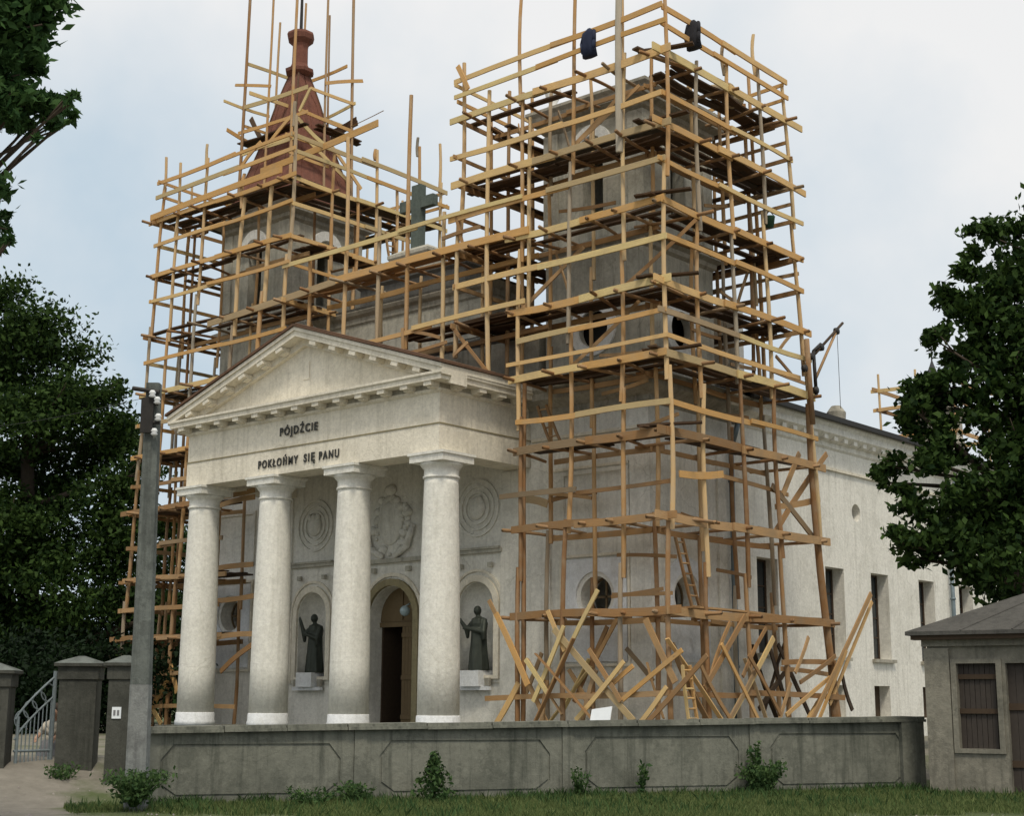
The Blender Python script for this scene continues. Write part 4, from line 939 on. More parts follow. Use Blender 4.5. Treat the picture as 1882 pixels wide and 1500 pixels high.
t_ = thing('board', (p0.x, FO-.6, gz(p0.x, FO-.6)), 'blank white board propped upright at the foot of the scaffold behind the yard wall', 'board')
MB().add([(p0.x, FO-.62, p0.z), (p1.x, FO-.62, p1.z+.06), (p1.x, FO-.85, gz(0, -2.5)+.05), (p0.x, FO-.85, gz(0, -2.5)+.05), (p0.x, FO-.6, p0.z), (p1.x, FO-.6, p1.z+.06), (p1.x, FO-.83, gz(0, -2.5)+.05), (p0.x, FO-.83, gz(0, -2.5)+.05)],
         [(0, 1, 2, 3), (7, 6, 5, 4), (0, 4, 5, 1), (1, 5, 6, 2), (2, 6, 7, 3), (3, 7, 4, 0)]).build('panel', 'white_board', t_, False, (p0.x, FO-.6, gz(p0.x, FO-.6)))
# hoist on the battered corner
HB = onX(1494, 760, SO+.3)
t_ = thing('hoist', HB, 'dark swing hoist with a slanted jib, clamped to the right hand edge of the scaffold', 'hoist')
def hp(x, y): return onX(x, y, SO+.3)
MB().tube(hp(1494, 775), hp(1481, 618), .075).build('mast', 'dark_pole', t_, True, HB)
MB().tube(hp(1500, 720), hp(1494, 640), .05).tube(hp(1494, 640), hp(1507, 627), .045).build('swivel_post', 'iron', t_, True, HB)
MB().tube(hp(1497, 645), hp(1547, 588), .04).build('jib', 'dark_wood', t_, True, HB)
MB().tube(hp(1498, 692), hp(1536, 602), .04).build('jib_brace', 'dark_pole', t_, True, HB)
for a in ((1536, 603), (1508, 633), (1478, 672), (1499, 712), (1490, 650)):
    c = hp(*a); MB().tube(c-Vector((.05, 0, 0)), c+Vector((.05, 0, 0)), .1, None, 12).build('pulley', 'iron', t_, True, HB)
MB().tube(hp(1537, 605), hp(1545, 745), .008, None, 5).build('rope', 'iron', t_, False, HB)
# far turret scaffold above the chancel, seen past the right hand tree
c = onX(1748, 790, -3.0)
FS = thing('scaffold', (c.x, c.y, 9), 'far small scaffold round a rear turret, half hidden behind the right hand tree', 'scaffolding')
tt = thing('turret', (c.x-1, c.y+.6, 9), 'small rear turret with a dark pointed roof and thin cross, behind the right hand tree', 'turret')
bx, by = c.x-1.0, c.y+.8
MB().rect_profile(bx-.8, bx+.8, by-.8, by+.8, [(0, 9), (0, 13.0), (.15, 13.1), (.15, 13.3)]).build('turret_wall', 'weathered_plaster', tt, False, (bx, by, 9))
MB().lathe([(1.1, 13.3), (.5, 14.1), (.1, 15.1), (.03, 15.3)], (bx, by), 4, True, math.pi/4).build('turret_roof', 'roof_slate', tt, False, (bx, by, 9))
MB().tube((bx, by, 15.2), (bx, by, 16.0), .03).box(bx-.2, bx+.2, by-.03, by+.03, 15.72, 15.78).build('cross', 'iron', tt, False, (bx, by, 9))
for dx in (-1.6, 0, 1.6):
    for dy in (-1.6, 1.6): pole(FS, (bx+dx, by+dy, 8.5), (bx+dx, by+dy, 14.3+j(.5)), .05, 'new_pole')
for z in (9.6, 10.8, 12.0, 13.2, 14.0):
    for s in (-1.65, 1.65): ledger(FS, (bx-1.6, by+s, z), (bx+1.6, by+s, z), .15, 'new_board', ext=.5); ledger(FS, (bx+s, by-1.6, z), (bx+s, by+1.6, z), .15, 'dark_board', ext=.5)
    if z in (10.8, 13.2): deck(FS, (bx-1.6, by-1.6), (bx+1.6, by-1.6), (0, 1), .7, z+.1, 3)

# ------------------------------------------------------------------ yard wall
yw = thing('yard_wall', WA, 'low grey concrete yard wall with recessed bays and a coping, along the grass verge', 'wall')
LW = (WB-WA).length; NB = 4; pitch = LW/3.9
def wp(s, d, z): return WA+wd*s+wn*d+Vector((0, 0, z))
def topz(s): return 1.10+(1.27-1.10)*s/LW
def wbox(mb, s0, s1, d0, d1, z0, z1):
    """z0/z1 are numbers, or None = follows the wall top"""
    vs = []
    for z in (z0, z1):
        for s, d in ((s0, d0), (s1, d0), (s1, d1), (s0, d1)): vs.append(wp(s, d, z(s) if callable(z) else z))
    mb.add(vs, [(0, 3, 2, 1), (4, 5, 6, 7), (0, 1, 5, 4), (1, 2, 6, 5), (2, 3, 7, 6), (3, 0, 4, 7)])
mb = MB(); wbox(mb, 0, LW, .06, .3, -.3, lambda s: topz(s)); mb.build('wall_core', 'fence_concrete', yw, False, WA)
s_ = -.05
while s_ < LW:
    e_ = min(s_+random.uniform(1.0, 1.4), LW+.1); dz, dd_ = j(.008), j(.012)
    mb = MB(); wbox(mb, s_+.006, e_-.006, -.09+dd_, .42, lambda s: topz(s)+dz, lambda s: topz(s)+.05+dz); wbox(mb, s_+.012, e_-.012, -.05+dd_, .38, lambda s: topz(s)+.05+dz, lambda s: topz(s)+.10+dz+j(.006)); mb.build('coping_slab', 'fence_concrete', yw, False, WA)
    s_ = e_
edges = [0]+[pitch*(k+.93) for k in range(3)]+[LW]
for k in range(4):
    s0, s1 = edges[k]+(.11 if k else .0), edges[k+1]-.11
    oc = lambda a0, a1, b0, b1, c: [(a0+c, b0), (a1-c, b0), (a1, b0+c*.7), (a1, b1-c), (a1-c*.8, b1), (a0+c*.8, b1), (a0, b1-c), (a0, b0+c*.7)]
    mb = MB(); wall_sheet(mb, [(s0, -.2), (s1, -.2), (s1, topz(s1)-.01), (s0, topz(s0)-.01)], [oc(s0+.22, s1-.22, .12, topz(s0)-.17, .24)[::1]], lambda u, v, d: wp(u, .035+d, v), .023)
    o = mb.build('bay_frame', 'fence_concrete', yw, False, WA); fixn(o)
    mb = MB(); wall_sheet(mb, oc(s0+.26, s1-.26, .16, topz(s0)-.21, .22), [], lambda u, v, d: wp(u, .04+d, v), .018)
    o = mb.build('bay_panel', 'fence_concrete', yw, False, WA); fixn(o)
for k in (1, 2, 3):
    mb = MB(); wbox(mb, edges[k]-.105, edges[k]+.105, .01, .06, -.2, lambda s: topz(s)-.002); mb.build('wall_pilaster', 'fence_concrete', yw, False, WA)
mb = MB(); wbox(mb, LW-.45, LW+.05, -.07, .3, -.2, lambda s: topz(s)-.003); mb.build('wall_pilaster', 'fence_concrete', yw, False, WA)

# ------------------------------------------------------------------ gate posts, gate, step
def gate_post(xa, xb, ytop, D, label, mat='post_concrete'):
    a = atD(xa, 1400, D); b = atD(xb, 1400, D); w_ = (b-a).length*.80; c = (a+b)/2; c.z = 0; zt = atD((xa+xb)/2, ytop, D).z
    t_ = thing('gate_post', c, label, 'gate post', 'concrete posts at the churchyard gate'); ang = YAW+.12; t_.rotation_euler = (0, 0, ang)
    def loc(mb, name, m): o = link(mesh(name, mb.v, mb.f, m), name); o.parent = t_; o.location = (0, 0, 0); return fixn(o)
    hw = w_/2
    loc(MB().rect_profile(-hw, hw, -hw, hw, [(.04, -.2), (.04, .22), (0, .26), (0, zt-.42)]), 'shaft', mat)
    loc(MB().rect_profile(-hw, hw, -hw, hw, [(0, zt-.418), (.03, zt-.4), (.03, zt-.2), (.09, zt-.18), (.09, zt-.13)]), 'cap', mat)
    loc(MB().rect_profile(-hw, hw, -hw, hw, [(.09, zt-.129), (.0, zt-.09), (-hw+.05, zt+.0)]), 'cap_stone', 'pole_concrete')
    return t_, c, zt, hw, ang
g1 = gate_post(105, 188, 1214, 26.0, 'wide dark concrete gate post with pyramid cap, directly right of the iron gate')
g2 = gate_post(196, 262, 1212, 25.4, 'narrower concrete gate post with a white number plate, just behind the power pole')
g3 = gate_post(-50, 27, 1228, 25.6, 'dark gate post cut by the left edge of the picture')
t_, c, zt, hw, ang = g2
nm = link(mesh('number_plate', *(lambda m: (m.v, m.f))(MB().box(-.075, .075, -hw-.02, -hw-.004, 1.30, 1.49)), 'white_board'), 'number_plate'); nm.parent = t_; nm.location = (-hw*.35, 0, 0)
# plate strokes (blurred figures in the photograph)
mk_ = link(mesh('plate_frame', *(lambda m: (m.v, m.f))(MB().box(-.05, -.015, -hw-.026, -hw-.0205, 1.35, 1.44).box(.01, .045, -hw-.026, -hw-.0205, 1.35, 1.44)), 'grey_cloth'), 'plate_frame'); mk_.parent = t_; mk_.location = (-hw*.35, 0, 0)
# iron gate leaf, opened towards the yard
A = atD(30, 1400, 25.7); B = atD(106, 1400, 26.3); A.z = B.z = .12
gt = thing('iron_gate', A, 'pale iron gate with round openwork along its curved top, left of the wide post', 'gate')
dg_ = (B-A); Lg = dg_.length; dg_.normalize()
def gp(s, z): return A+dg_*s+Vector((0, 0, z))
zA = lambda s: 1.15+.80*(s/Lg)**.8
MB().tube(gp(Lg*.9, 0), gp(Lg*.9, 1.98), .035).build('gate_stile', 'gate_paint', gt, False, A)
MB().tube(gp(.05, 0), gp(.05, 1.2), .03).build('gate_stile', 'gate_paint', gt, False, A)
pts = [gp(Lg*t/12*.9, zA(Lg*t/12*.9)) for t in range(13)]; mb = MB()
for a, b in zip(pts, pts[1:]): mb.tube(a, b, .02)
mb.build('top_curve', 'gate_paint', gt, False, A)
mb = MB()
for a, b in zip([gp(Lg*t/12*.9, zA(Lg*t/12*.9)-.34) for t in range(13)], [gp(Lg*(t+1)/12*.9, zA(Lg*(t+1)/12*.9)-.34) for t in range(12)]): mb.tube(a, b, .018)
mb.build('lower_curve', 'gate_paint', gt, False, A)
for k in range(4):
    s = Lg*(.14+.2*k); c = gp(s, zA(s)-.17); mb = MB(); P = [c+dg_*.13*math.cos(a)+Vector((0, 0, .15*math.sin(a))) for a in [2*math.pi*i/14 for i in range(15)]]
    for a, b in zip(P, P[1:]): mb.tube(a, b, .012, None, 5)
    mb.build('ring', 'gate_paint', gt, False, A)
for k in range(9):
    s = Lg*(.08+.095*k); MB().tube(gp(s, .08), gp(s, zA(s)-.34), .011, None, 6).build('bar', 'gate_paint', gt, False, A)
for z in (.1, .62): MB().tube(gp(0, z), gp(Lg*.9, z), .022).build('cross_rail', 'gate_paint', gt, False, A)
S0 = atD(6, 1440, 26.6); S1 = atD(90, 1440, 26.6); S0.z = S1.z = 0
st_ = thing('stone_step', S0, 'low pinkish stone step across the churchyard gateway', 'step'); dv = (S1-S0); nn_ = Vector((-dv.normalized().y, dv.normalized().x, 0))
mb = MB().add([S0+Vector((0, 0, -.1)), S1+Vector((0, 0, -.1)), S1+nn_*.8+Vector((0, 0, -.1)), S0+nn_*.8+Vector((0, 0, -.1)), S0+Vector((0, 0, .30)), S1+Vector((0, 0, .30)), S1+nn_*.8+Vector((0, 0, .30)), S0+nn_*.8+Vector((0, 0, .30))],
    [(0, 3, 2, 1), (4, 5, 6, 7), (0, 1, 5, 4), (1, 2, 6, 5), (2, 3, 7, 6), (3, 0, 4, 7)]); mb.build('block', 'pink_stone', st_, False, S0)
# child beside the post
cp = atD(100, 1440, 26.9); cp.z = .3+.0
pr_ = thing('person', cp, 'small person in pale shirt and grey skirt beside the iron gate, behind the post', 'person')
def P_(l, d, z): return cp+Vector((math.cos(YAW), math.sin(YAW), 0))*l+Vector((-math.sin(YAW), math.cos(YAW), 0))*d+Vector((0, 0, z))
mb = MB()
mb.chain([(P_(-.04, .05, .5), .12), (P_(-.01, .02, .68), .115), (P_(.0, -.03, .84), .12), (P_(.03, -.07, .93), .055), (P_(.05, -.1, 1.0), .05)])
for s in (-1, 1):
    mb.chain([(P_(-.04+s*.07, .05, .46), .085), (P_(-.02+s*.08, .0, .25), .06), (P_(-.02+s*.08, .03, .05), .04)]); mb.sphere(P_(-.02+s*.08, -.03, .03), .05, 8, 6, (1, 1.2, .5))
mb.chain([(P_(-.13, -.03, .86), .05), (P_(-.22, -.1, .7), .04), (P_(-.26, -.18, .62), .03)]); mb.chain([(P_(.13, -.03, .86), .05), (P_(.15, -.12, .7), .04), (P_(.05, -.2, .62), .03)])
mb.sphere(P_(.06, -.13, 1.10), .105, 12, 9, (.9, 1, 1.1)); mb.sphere(P_(.055, -.235, 1.09), .02, 6, 5)
for hx_ in (-.26, .05):
    for k in range(4): mb.tube(P_(hx_+(k-1.5)*.014, -.19, .61), P_(hx_+(k-1.5)*.018, -.22, .56-.006*abs(k-1.5)), .009, .007, 5)
    mb.tube(P_(hx_+.03, -.19, .62), P_(hx_+.045, -.22, .59), .01, .008, 5)
b_ = mb.build('body', 'skin', pr_, True, cp); remesh(b_, .014)
MB().chain([(P_(-.04, .05, .56), .145), (P_(-.01, .02, .7), .14), (P_(.0, -.03, .84), .142), (P_(.02, -.05, .9), .08)]).chain([(P_(-.13, -.03, .86), .065), (P_(-.2, -.08, .74), .055)]).chain([(P_(.13, -.03, .86), .065), (P_(.15, -.1, .74), .055)]).build('shirt', 'pale_cloth', pr_, True, cp)
cc = P_(-.04, .04, 0); MB().lathe([(.26, cp.z+.2), (.24, cp.z+.35), (.19, cp.z+.5), (.15, cp.z+.6)], (cc.x, cc.y), 18, fn=lambda a, z: 1+.07*math.sin(7*a)).build('skirt', 'grey_cloth', pr_, True, cp)
MB().sphere(P_(.065, -.11, 1.135), .118, 12, 9, (.95, 1, 1)).build('hair', 'hair', pr_, True, cp)

# ------------------------------------------------------------------ power pole
D = 22.3; pb = atD(257, 1485, D); pb.z = 0; pt = atD(283, 712, D)
pw = thing('power_pole', pb, 'weathered concrete power pole with white insulators, at the left end of the yard wall', 'power pole')
T = Vector((pb.x, pb.y, pt.z)); T = pt.copy()
def pp(f, dx=0, dy=0): return Vector((pb.x, pb.y, 0)).lerp(T, f)+Vector((math.cos(YAW), math.sin(YAW), 0))*dx+Vector((-math.sin(YAW), math.cos(YAW), 0))*dy
vs = []
for f, hw in ((-.04, .15), (.3, .136), (.6, .122), (.9, .108), (1, .102)):
    for a, b in ((-1, -.8), (-.75, -1), (.75, -1), (1, -.8), (1, .8), (.75, 1), (-.75, 1), (-1, .8)): vs.append(pp(f, a*hw, b*hw))
fs = [(k*8+i, k*8+(i+1) % 8, k*8+8+(i+1) % 8, k*8+8+i) for k in range(4) for i in range(8)]+[tuple(range(8))[::-1], tuple(range(32, 40))]
fixn(MB().add(vs, fs).build('shaft', 'pole_concrete', pw, False, pb))
vs = []
for f in (-.04, .2, .285):
    hw = .15-.047*f+.004
    for a, b in ((-1, -.8), (-.75, -1), (.75, -1), (1, -.8), (1, .8), (.75, 1), (-.75, 1), (-1, .8)): vs.append(pp(f, a*hw, b*hw))
fixn(MB().add(vs, [(k*8+i, k*8+(i+1) % 8, k*8+8+(i+1) % 8, k*8+8+i) for k in range(2) for i in range(8)]).build('limewashed_foot', 'limewash', pw, False, pb))
MB().tube(pp(.985, -.30, -.12), pp(.975, .12, -.14), .035).build('top_arm', 'iron', pw, False, pb)
MB().tube(pp(.9, -.13, -.16), pp(.9, .15, -.16), .03).tube(pp(.955, -.10, -.16), pp(.945, .12, -.16), .03).build('bracket', 'iron', pw, False, pb)
fixn(MB().add([pp(.875, -.14, -.20), pp(.875, .05, -.20), pp(.96, .05, -.19), pp(.96, -.14, -.19), pp(.875, -.14, -.145), pp(.875, .05, -.145), pp(.96, .05, -.145), pp(.96, -.14, -.145)], [(0, 1, 2, 3), (4, 7, 6, 5), (0, 4, 5, 1), (1, 5, 6, 2), (2, 6, 7, 3), (3, 7, 4, 0)]).build('fuse_box', 'iron', pw, False, pb))
for x, y in ((280, 731), (289, 743), (291, 774), (284, 801)):
    c = atD(x, y, D-.22); MB().lathe([(.03, c.z-.05), (.055, c.z-.03), (.035, c.z), (.055, c.z+.02), (.03, c.z+.06)], (c.x, c.y), 12).build('insulator', 'porcelain', pw, True, pb)
for (x, y) in ((278, 735),):
    a = atD(x, y, D-.2); b = atD(-300, y+30, D+14); mb = MB(); pr = a
    for k in range(1, 13): q = a.lerp(b, k/12); q.z -= .5*math.sin(math.pi*k/12); mb.tube(pr, q, .004, None, 4); pr = q
    mb.build('wire', 'iron', pw, False, pb)

# ------------------------------------------------------------------ shed on the right
SA = atD(1723, 1440, 27.6); SA.z = 0; dirS = (atD(1882, 1440, 26.6)-atD(1703, 1440, 27.6)); dirS.z = 0; dirS.normalize(); nS = Vector((-dirS.y, dirS.x, 0))
sh = thing('shed', SA, 'small plastered shed with low dark roof and boarded window, right of the yard wall', 'shed')
sh.rotation_euler.z = math.atan2(dirS.y, dirS.x)
def sp_(mb, name, mat, smooth=False): o = link(mesh(name, mb.v, mb.f, mat, smooth), name); o.parent = sh; o.location = (0, 0, 0); return fixn(o)
ez = atD(1703, 1160, 27.6).z; q = 27.6/2750
W0 = (1776-1723)*q; W1 = (1852-1723)*q; zt = atD(1750, 1213, 27.5).z; zb_ = atD(1750, 1368, 27.5).z
mb = MB(); wall_sheet(mb, rect(0, 5.2, -.2, ez), [rect(W0, W1, zb_, zt), rect(W1+.12, W1+1.1, .05, zt)], lambda u, v, d: (u, d, v), .25); mb.box(0, .25, .25, 4, -.2, ez).box(4.95, 5.2, .25, 4, -.2, ez).box(.25, 4.95, 3.75, 4, -.2, ez); sp_(mb, 'wall', 'shed_plaster')
mb = MB(); mb.box(-.05, W0-.12, -.05, -.003, -.1, ez-.25).box(-.08, 5.2, -.08, -.003, ez-.22, ez-.1); sp_(mb, 'plaster_band', 'shed_plaster')
mb = MB(); wall_sheet(mb, rect(W0-.1, W1+.06, zb_-.08, zt+.08), [rect(W0, W1-.04, zb_, zt)], lambda u, v, d: (u, -.04+d, v), .037); sp_(mb, 'window_frame', 'shed_plaster')
n_ = 8
for k in range(n_): a = W0+(W1-W0)*k/n_; sp_(MB().box(a+.004, a+(W1-W0)/n_-.004, .10+.008*(k % 2), .14, zb_, zt), 'shutter_board', 'brown_shutter')
for z in (zt-.28, zb_+.62): sp_(MB().box(W0, W1, .06, .099, z, z+.09), 'shutter_batten', 'dark_wood')
for k in range(7): a = W1+.12+.98*k/7; sp_(MB().box(a+.003, a+.98/7-.003, .12, .16, .05, zt), 'door_board', 'brown_shutter')
for zz in (.5, 1.5): sp_(MB().box(W1+.12, W1+1.1, .09, .119, zz, zz+.12), 'door_batten', 'dark_wood')
rz = ez+1.05
ra = [(-.30, -.3, ez-.02), (5.6, -.3, ez-.02), (5.6, 4.4, ez-.02), (-.30, 4.4, ez-.02)]
mb = MB().add([*ra, (-.30, -.3, ez+.05), (5.6, -.3, ez+.05), (5.6, 4.4, ez+.05), (-.30, 4.4, ez+.05), (2.0, 2.0, rz), (3.4, 2.0, rz)], [(0, 3, 2, 1), (0, 1, 5, 4), (1, 2, 6, 5), (2, 3, 7, 6), (3, 0, 4, 7), (4, 5, 9, 8), (5, 6, 9), (6, 7, 8, 9), (7, 4, 8)]); sp_(mb, 'roof', 'roof_felt')
for k in range(1, 7):
    t = k/6; u = -.2+5.6*t; v = 2.0+1.4*t; sp_(MB().tube((u, -.3, ez+.055), (v, 2.0, rz+.008), .018, None, 5), 'roof_batten', 'roof_felt')
mb = MB().box(-.22, 5.4, -.24, -.0, ez-.1, ez-.021); sp_(mb, 'eave_board', 'dark_wood')

# ------------------------------------------------------------------ foliage
def leaves_mesh(name, P, Nn, S, mat, asp=.55, droop=0.0, hexa=False):
    """one bent leaf per point: P centres, S lengths"""
    n = len(P); u = rng.normal(size=(n, 3)); u /= np.linalg.norm(u, axis=1)[:, None]
    if droop: u[:, 2] = u[:, 2]*(1-droop)-droop*1.1; u /= np.linalg.norm(u, axis=1)[:, None]
    v = rng.normal(size=(n, 3)); v -= (v*u).sum(1)[:, None]*u; v /= np.linalg.norm(v, axis=1)[:, None]
    wv = np.cross(u, v); L = S[:, None]; W = L*asp
    a = P-u*L*.5; b = P+v*W*.5+wv*L*.06; c = P+u*L*.5; d = P-v*W*.5+wv*L*.06
    V = np.stack([a, b, c, d], 1).reshape(-1, 3); me = bpy.data.meshes.new(name)
    me.vertices.add(n*4); me.vertices.foreach_set('co', V.ravel().astype(np.float32))
    me.loops.add(n*4); me.loops.foreach_set('vertex_index', np.arange(n*4, dtype=np.int32))
    me.polygons.add(n); me.polygons.foreach_set('loop_start', np.arange(0, n*4, 4, dtype=np.int32)); me.polygons.foreach_set('loop_total', np.full(n, 4, dtype=np.int32))
    me.materials.append(MAT[mat]); me.update(); me.validate(); return me
def cloud(blobs, per, size, shell=.55, sub=7, spread=.34, floor=0.):
    """points for leaves: every blob is broken up into clumps, every clump into leaves"""
    P = []; S = []
    for c, r in blobs:
        nc = max(3, int(sub*r*r*1.0+3))
        d = rng.normal(size=(nc, 3)); d /= np.linalg.norm(d, axis=1)[:, None]; rad = r*(shell+(1-shell)*rng.random(nc))**1.0
        cc = np.array(c)+d*rad[:, None]*np.array([1, 1, .85])
        m = int(per*max(r*r, floor)/nc)+2
        k = rng.normal(size=(nc, m, 3))*np.array([1, 1, .6])*spread*min(1., r)
        P.append((cc[:, None, :]+k).reshape(-1, 3)); S.append(size*(.6+.8*rng.random(nc*m)))
    return np.concatenate(P), np.concatenate(S)
def limbs(mb, base, top, blobs, r0, nmax=26):
    """trunk and boughs reaching for the clumps of the crown"""
    base = Vector(base); top = Vector(top); K = 6; prev = base; pts = []
    for k in range(1, K+1):
        q = base.lerp(top, k/K)+Vector((j(.12), j(.12), 0)); ra = r0*(1-.7*(k-1)/K); rb = r0*(1-.7*k/K); mb.tube(prev, q, ra, rb, 9); pts.append((q, rb)); prev = q
    for c, r in random.sample(blobs, min(nmax, len(blobs))):
        c = Vector(c); s, rs = min(pts, key=lambda t: (t[0]-c).length+abs(t[0].z-(c.z-2))*.6)
        m1 = s.lerp(c, .5)+Vector((j(.3), j(.3), .25)); mb.tube(s, m1, rs*.5, rs*.3, 6); mb.tube(m1, c, rs*.3, rs*.1, 5)
        for q in range(3): e_ = c+Vector((j(r), j(r), j(r)*.8)); mb.tube(c.lerp(m1, .3), e_, rs*.12, .01, 4)
def tree(name, label, blobs, base, top, r0, per, size, mat, cat='tree', asp=.55, droop=0, group=None, sub=7, spread=.34, extra=None):
    t_ = thing(name, base, label, cat, group)
    mb = MB(); limbs(mb, base, top, blobs, r0)
    if extra: extra(mb)
    mb.build('trunk', 'bark', t_, True, base)
    P, S = cloud(blobs, per, size, sub=sub, spread=spread, floor=.035 if size < .14 else 0)
    me = leaves_mesh('crown', P-np.array(base), None, S, mat, asp, droop)
    o = link(me, 'crown', t_, base); return t_
def pblobs(L, D, jd=1.0):
    res = []
    for x, y, r in L:
        d = D+j(jd); c = atD(x, y, d); res.append((tuple(c), r*d/2750))
    return res
# right tree
RB = [(1690,690,26),(1668,735,26),(1735,700,34),(1720,780,34),(1735,835,36),(1770,500,26),(1820,530,40),(1830,640,45),(1780,950,45),(1620,880,12),(1655,890,20),(1855,410,42),(1800,418,26),(1868,480,55),(1772,458,20),(1735,530,30),(1790,565,36),(1862,580,60),(1722,620,26),(1768,650,30),(1845,690,60),(1700,708,36),(1742,742,40),(1682,765,28),(1866,800,62),(1800,765,28),
      (1700,838,36),(1645,852,24),(1612,862,12),(1762,880,42),(1850,900,72),(1692,935,36),(1662,992,30),(1742,1000,55),(1830,1010,72),(1872,1065,46),(1800,1058,34),(1686,1022,18),(1950,500,90),(1960,700,110),(1960,900,120),(1960,400,60),(1900,630,50),(1900,740,50)]
b0 = atD(1905, 1400, 33); b0.z = gz(b0.x, b0.y); t0 = atD(1905, 520, 33)
tree('broadleaf_tree', 'dark broadleaf tree behind the shed, its boughs hiding the end of the nave', pblobs(RB, 32.5, .9), tuple(b0), tuple(t0), .32, 2700, .19, 'leaf_mid', sub=8, spread=.42)
# big left trees
LB = []
for (x, y, r) in [(0,590,70),(60,610,60),(110,650,55),(30,680,70),(150,720,55),(90,760,75),(200,730,26),(220,715,14),(190,780,45),(10,800,80),(150,840,70),(225,830,40),(70,880,85),(200,900,60),(255,880,36),(-60,650,90),(-80,800,100),(-90,950,110),
                  (10,970,85),(110,990,85),(210,1000,70),(280,960,38),(300,1040,34),(30,1080,90),(140,1100,85),(240,1110,65),(310,1130,30),(0,1180,80),(100,1200,80),(200,1200,75),(290,1200,50),(-80,1080,110),(-60,1200,90),(60,1260,60),(160,1280,60),(250,1270,50),(0,1280,60)]: LB.append((x, y, r))
b0 = atD(60, 1320, 56); b0.z = .6; t0 = atD(50, 750, 56)
tree('lime_tree', 'large dark green tree filling the left side, behind the left scaffold and gate', pblobs(LB, 56, 2.2), tuple(b0), tuple(t0), .55, 1500, .22, 'leaf_mid', sub=2.9, spread=.5)
LB2 = [(330,1010,35),(345,1090,40),(300,1200,45),(350,1180,50),(380,1250,45),(320,1280,50),(250,1240,45),(420,1150,50),(440,1260,50)]
b0 = atD(360, 1320, 66); b0.z = .6; t0 = atD(350, 1150, 66)
tree('lime_tree', 'smaller dark tree seen in the gaps of the left scaffold, right of the power pole', pblobs(LB2, 66, 1.5), tuple(b0), tuple(t0), .3, 1500, .25, 'leaf_dark', sub=2.4, spread=.6)
LB3 = [(-40,1250,90),(60,1240,90),(160,1250,80),(260,1260,70),(100,1330,60),(0,1330,70),(200,1330,60)]
b0 = atD(110, 1340, 46); b0.z = .6; t0 = atD(110, 1260, 46)
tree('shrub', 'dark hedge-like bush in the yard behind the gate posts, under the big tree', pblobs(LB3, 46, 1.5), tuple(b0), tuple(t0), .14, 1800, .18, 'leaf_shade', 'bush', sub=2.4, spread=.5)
# near bough from the top left
NB_ = [(-260,-60,160),(-420,-20,170),(-330,-230,180),(-160,-190,120),(-560,120,160),(-470,260,170),(-600,-150,150),(-250,160,110),(-330,340,120),(-180,330,70),(-450,480,120),(-120,60,70),(-130,-60,60),(20,45,70),(60,15,48),(45,110,40),(20,200,50),(75,205,32),(105,205,24),(135,185,8),(60,262,7),(95,238,12),(0,155,34),(-25,15,60),(25,10,42),(62,35,26),(78,55,15),(30,75,32),(62,82,16),(68,98,9),(12,120,22),(15,150,18),(32,152,9),(-5,190,42),(40,185,26),(65,195,24),(100,195,18),(122,190,10),(125,222,13),(25,235,18),(80,225,14),(48,240,9),(-15,400,18),(10,405,9),(5,430,12),(14,448,8),(-5,470,12),(-60,100,70),(-70,220,70),(-60,330,60),(-60,430,50)]
nb = pblobs(NB_, 15.5, .5); b0 = atD(-330, 1500, 17); b0.z = 0; t0 = atD(-200, 60, 16)
def nbx(mb):
    for a, b in (((-150, 60), (70, 40)), ((-150, 210), (125, 200)), ((-120, 420), (10, 430)), ((-40, 100), (40, 90))):
        P = atD(*a, 15.7); Q = atD(*b, 15.5); mb.tube(P, P.lerp(Q, .5)+Vector((0, 0, .05)), .035, .02, 5); mb.tube(P.lerp(Q, .5)+Vector((0, 0, .05)), Q, .02, .006, 5)
tree('walnut_tree', 'near tree off the left edge whose leafy boughs hang into the top left corner', nb, tuple(b0), tuple(t0), .2, 8500, .14, 'leaf_near', asp=.42, droop=.5, sub=80, spread=.3, extra=nbx)

# weeds and grass
def plant(name, c, h, nlv, spread, size, label, cat='plant', group=None, stems=5, cone=False):
    stems = stems*2 if not cone else stems
    c = Vector(c); t_ = thing(name, c, label, cat, group); mb = MB(); P = []
    for k in range(stems):
        tp = c+Vector((j(spread)*(0 if cone else 1), j(spread)*(0 if cone else 1), h*random.uniform(.7, 1))); mb.tube(c+Vector((j(.03), j(.03), -.05)), tp, .012, .004, 4)
        for q in range(nlv//stems):
            f_ = random.uniform(.08, 1); b = c.lerp(tp, f_); s = spread*(1.15-f_) if cone else spread*.35; P.append(b+Vector((j(s), j(s), j(.05))))
    mb.build('stem', 'weed_leaf', t_, True, c)
    P = np.array([p[:] for p in P]); me = leaves_mesh('foliage', P-np.array(c[:]), None, size*(.6+.8*rng.random(len(P))), 'weed_leaf', .5, .2); link(me, 'foliage', t_, c)
def wpt(x, d): # foot of the wall under a bearing
    r, _ = ray(x, 1400); n_ = Vector((r.x, r.y, 0)); t_ = ((WA.x-C0.x)*wn.x+(WA.y-C0.y)*wn.y)/(n_.x*wn.x+n_.y*wn.y); q_ = Vector((C0.x, C0.y, 0))+n_*t_; return q_-wn*d
plant('seedling', wpt(786, .55), .85, 800, .30, .09, 'bright green spire shaped weed in front of the middle of the yard wall', stems=3, cone=True)
plant('bush', wpt(1392, .3), .6, 1100, .36, .08, 'leafy dark green creeper bush at the wall pilaster towards the right', 'bush', stems=14)
plant('creeper', wpt(1384, .14), 1.0, 160, .14, .1, 'thin creeper climbing the right hand wall pilaster above the bush', stems=4)
plant('nettle_clump', wpt(1060, .3), .55, 260, .2, .07, 'sparse tall weeds against the wall, left of the centre pilaster', stems=7)
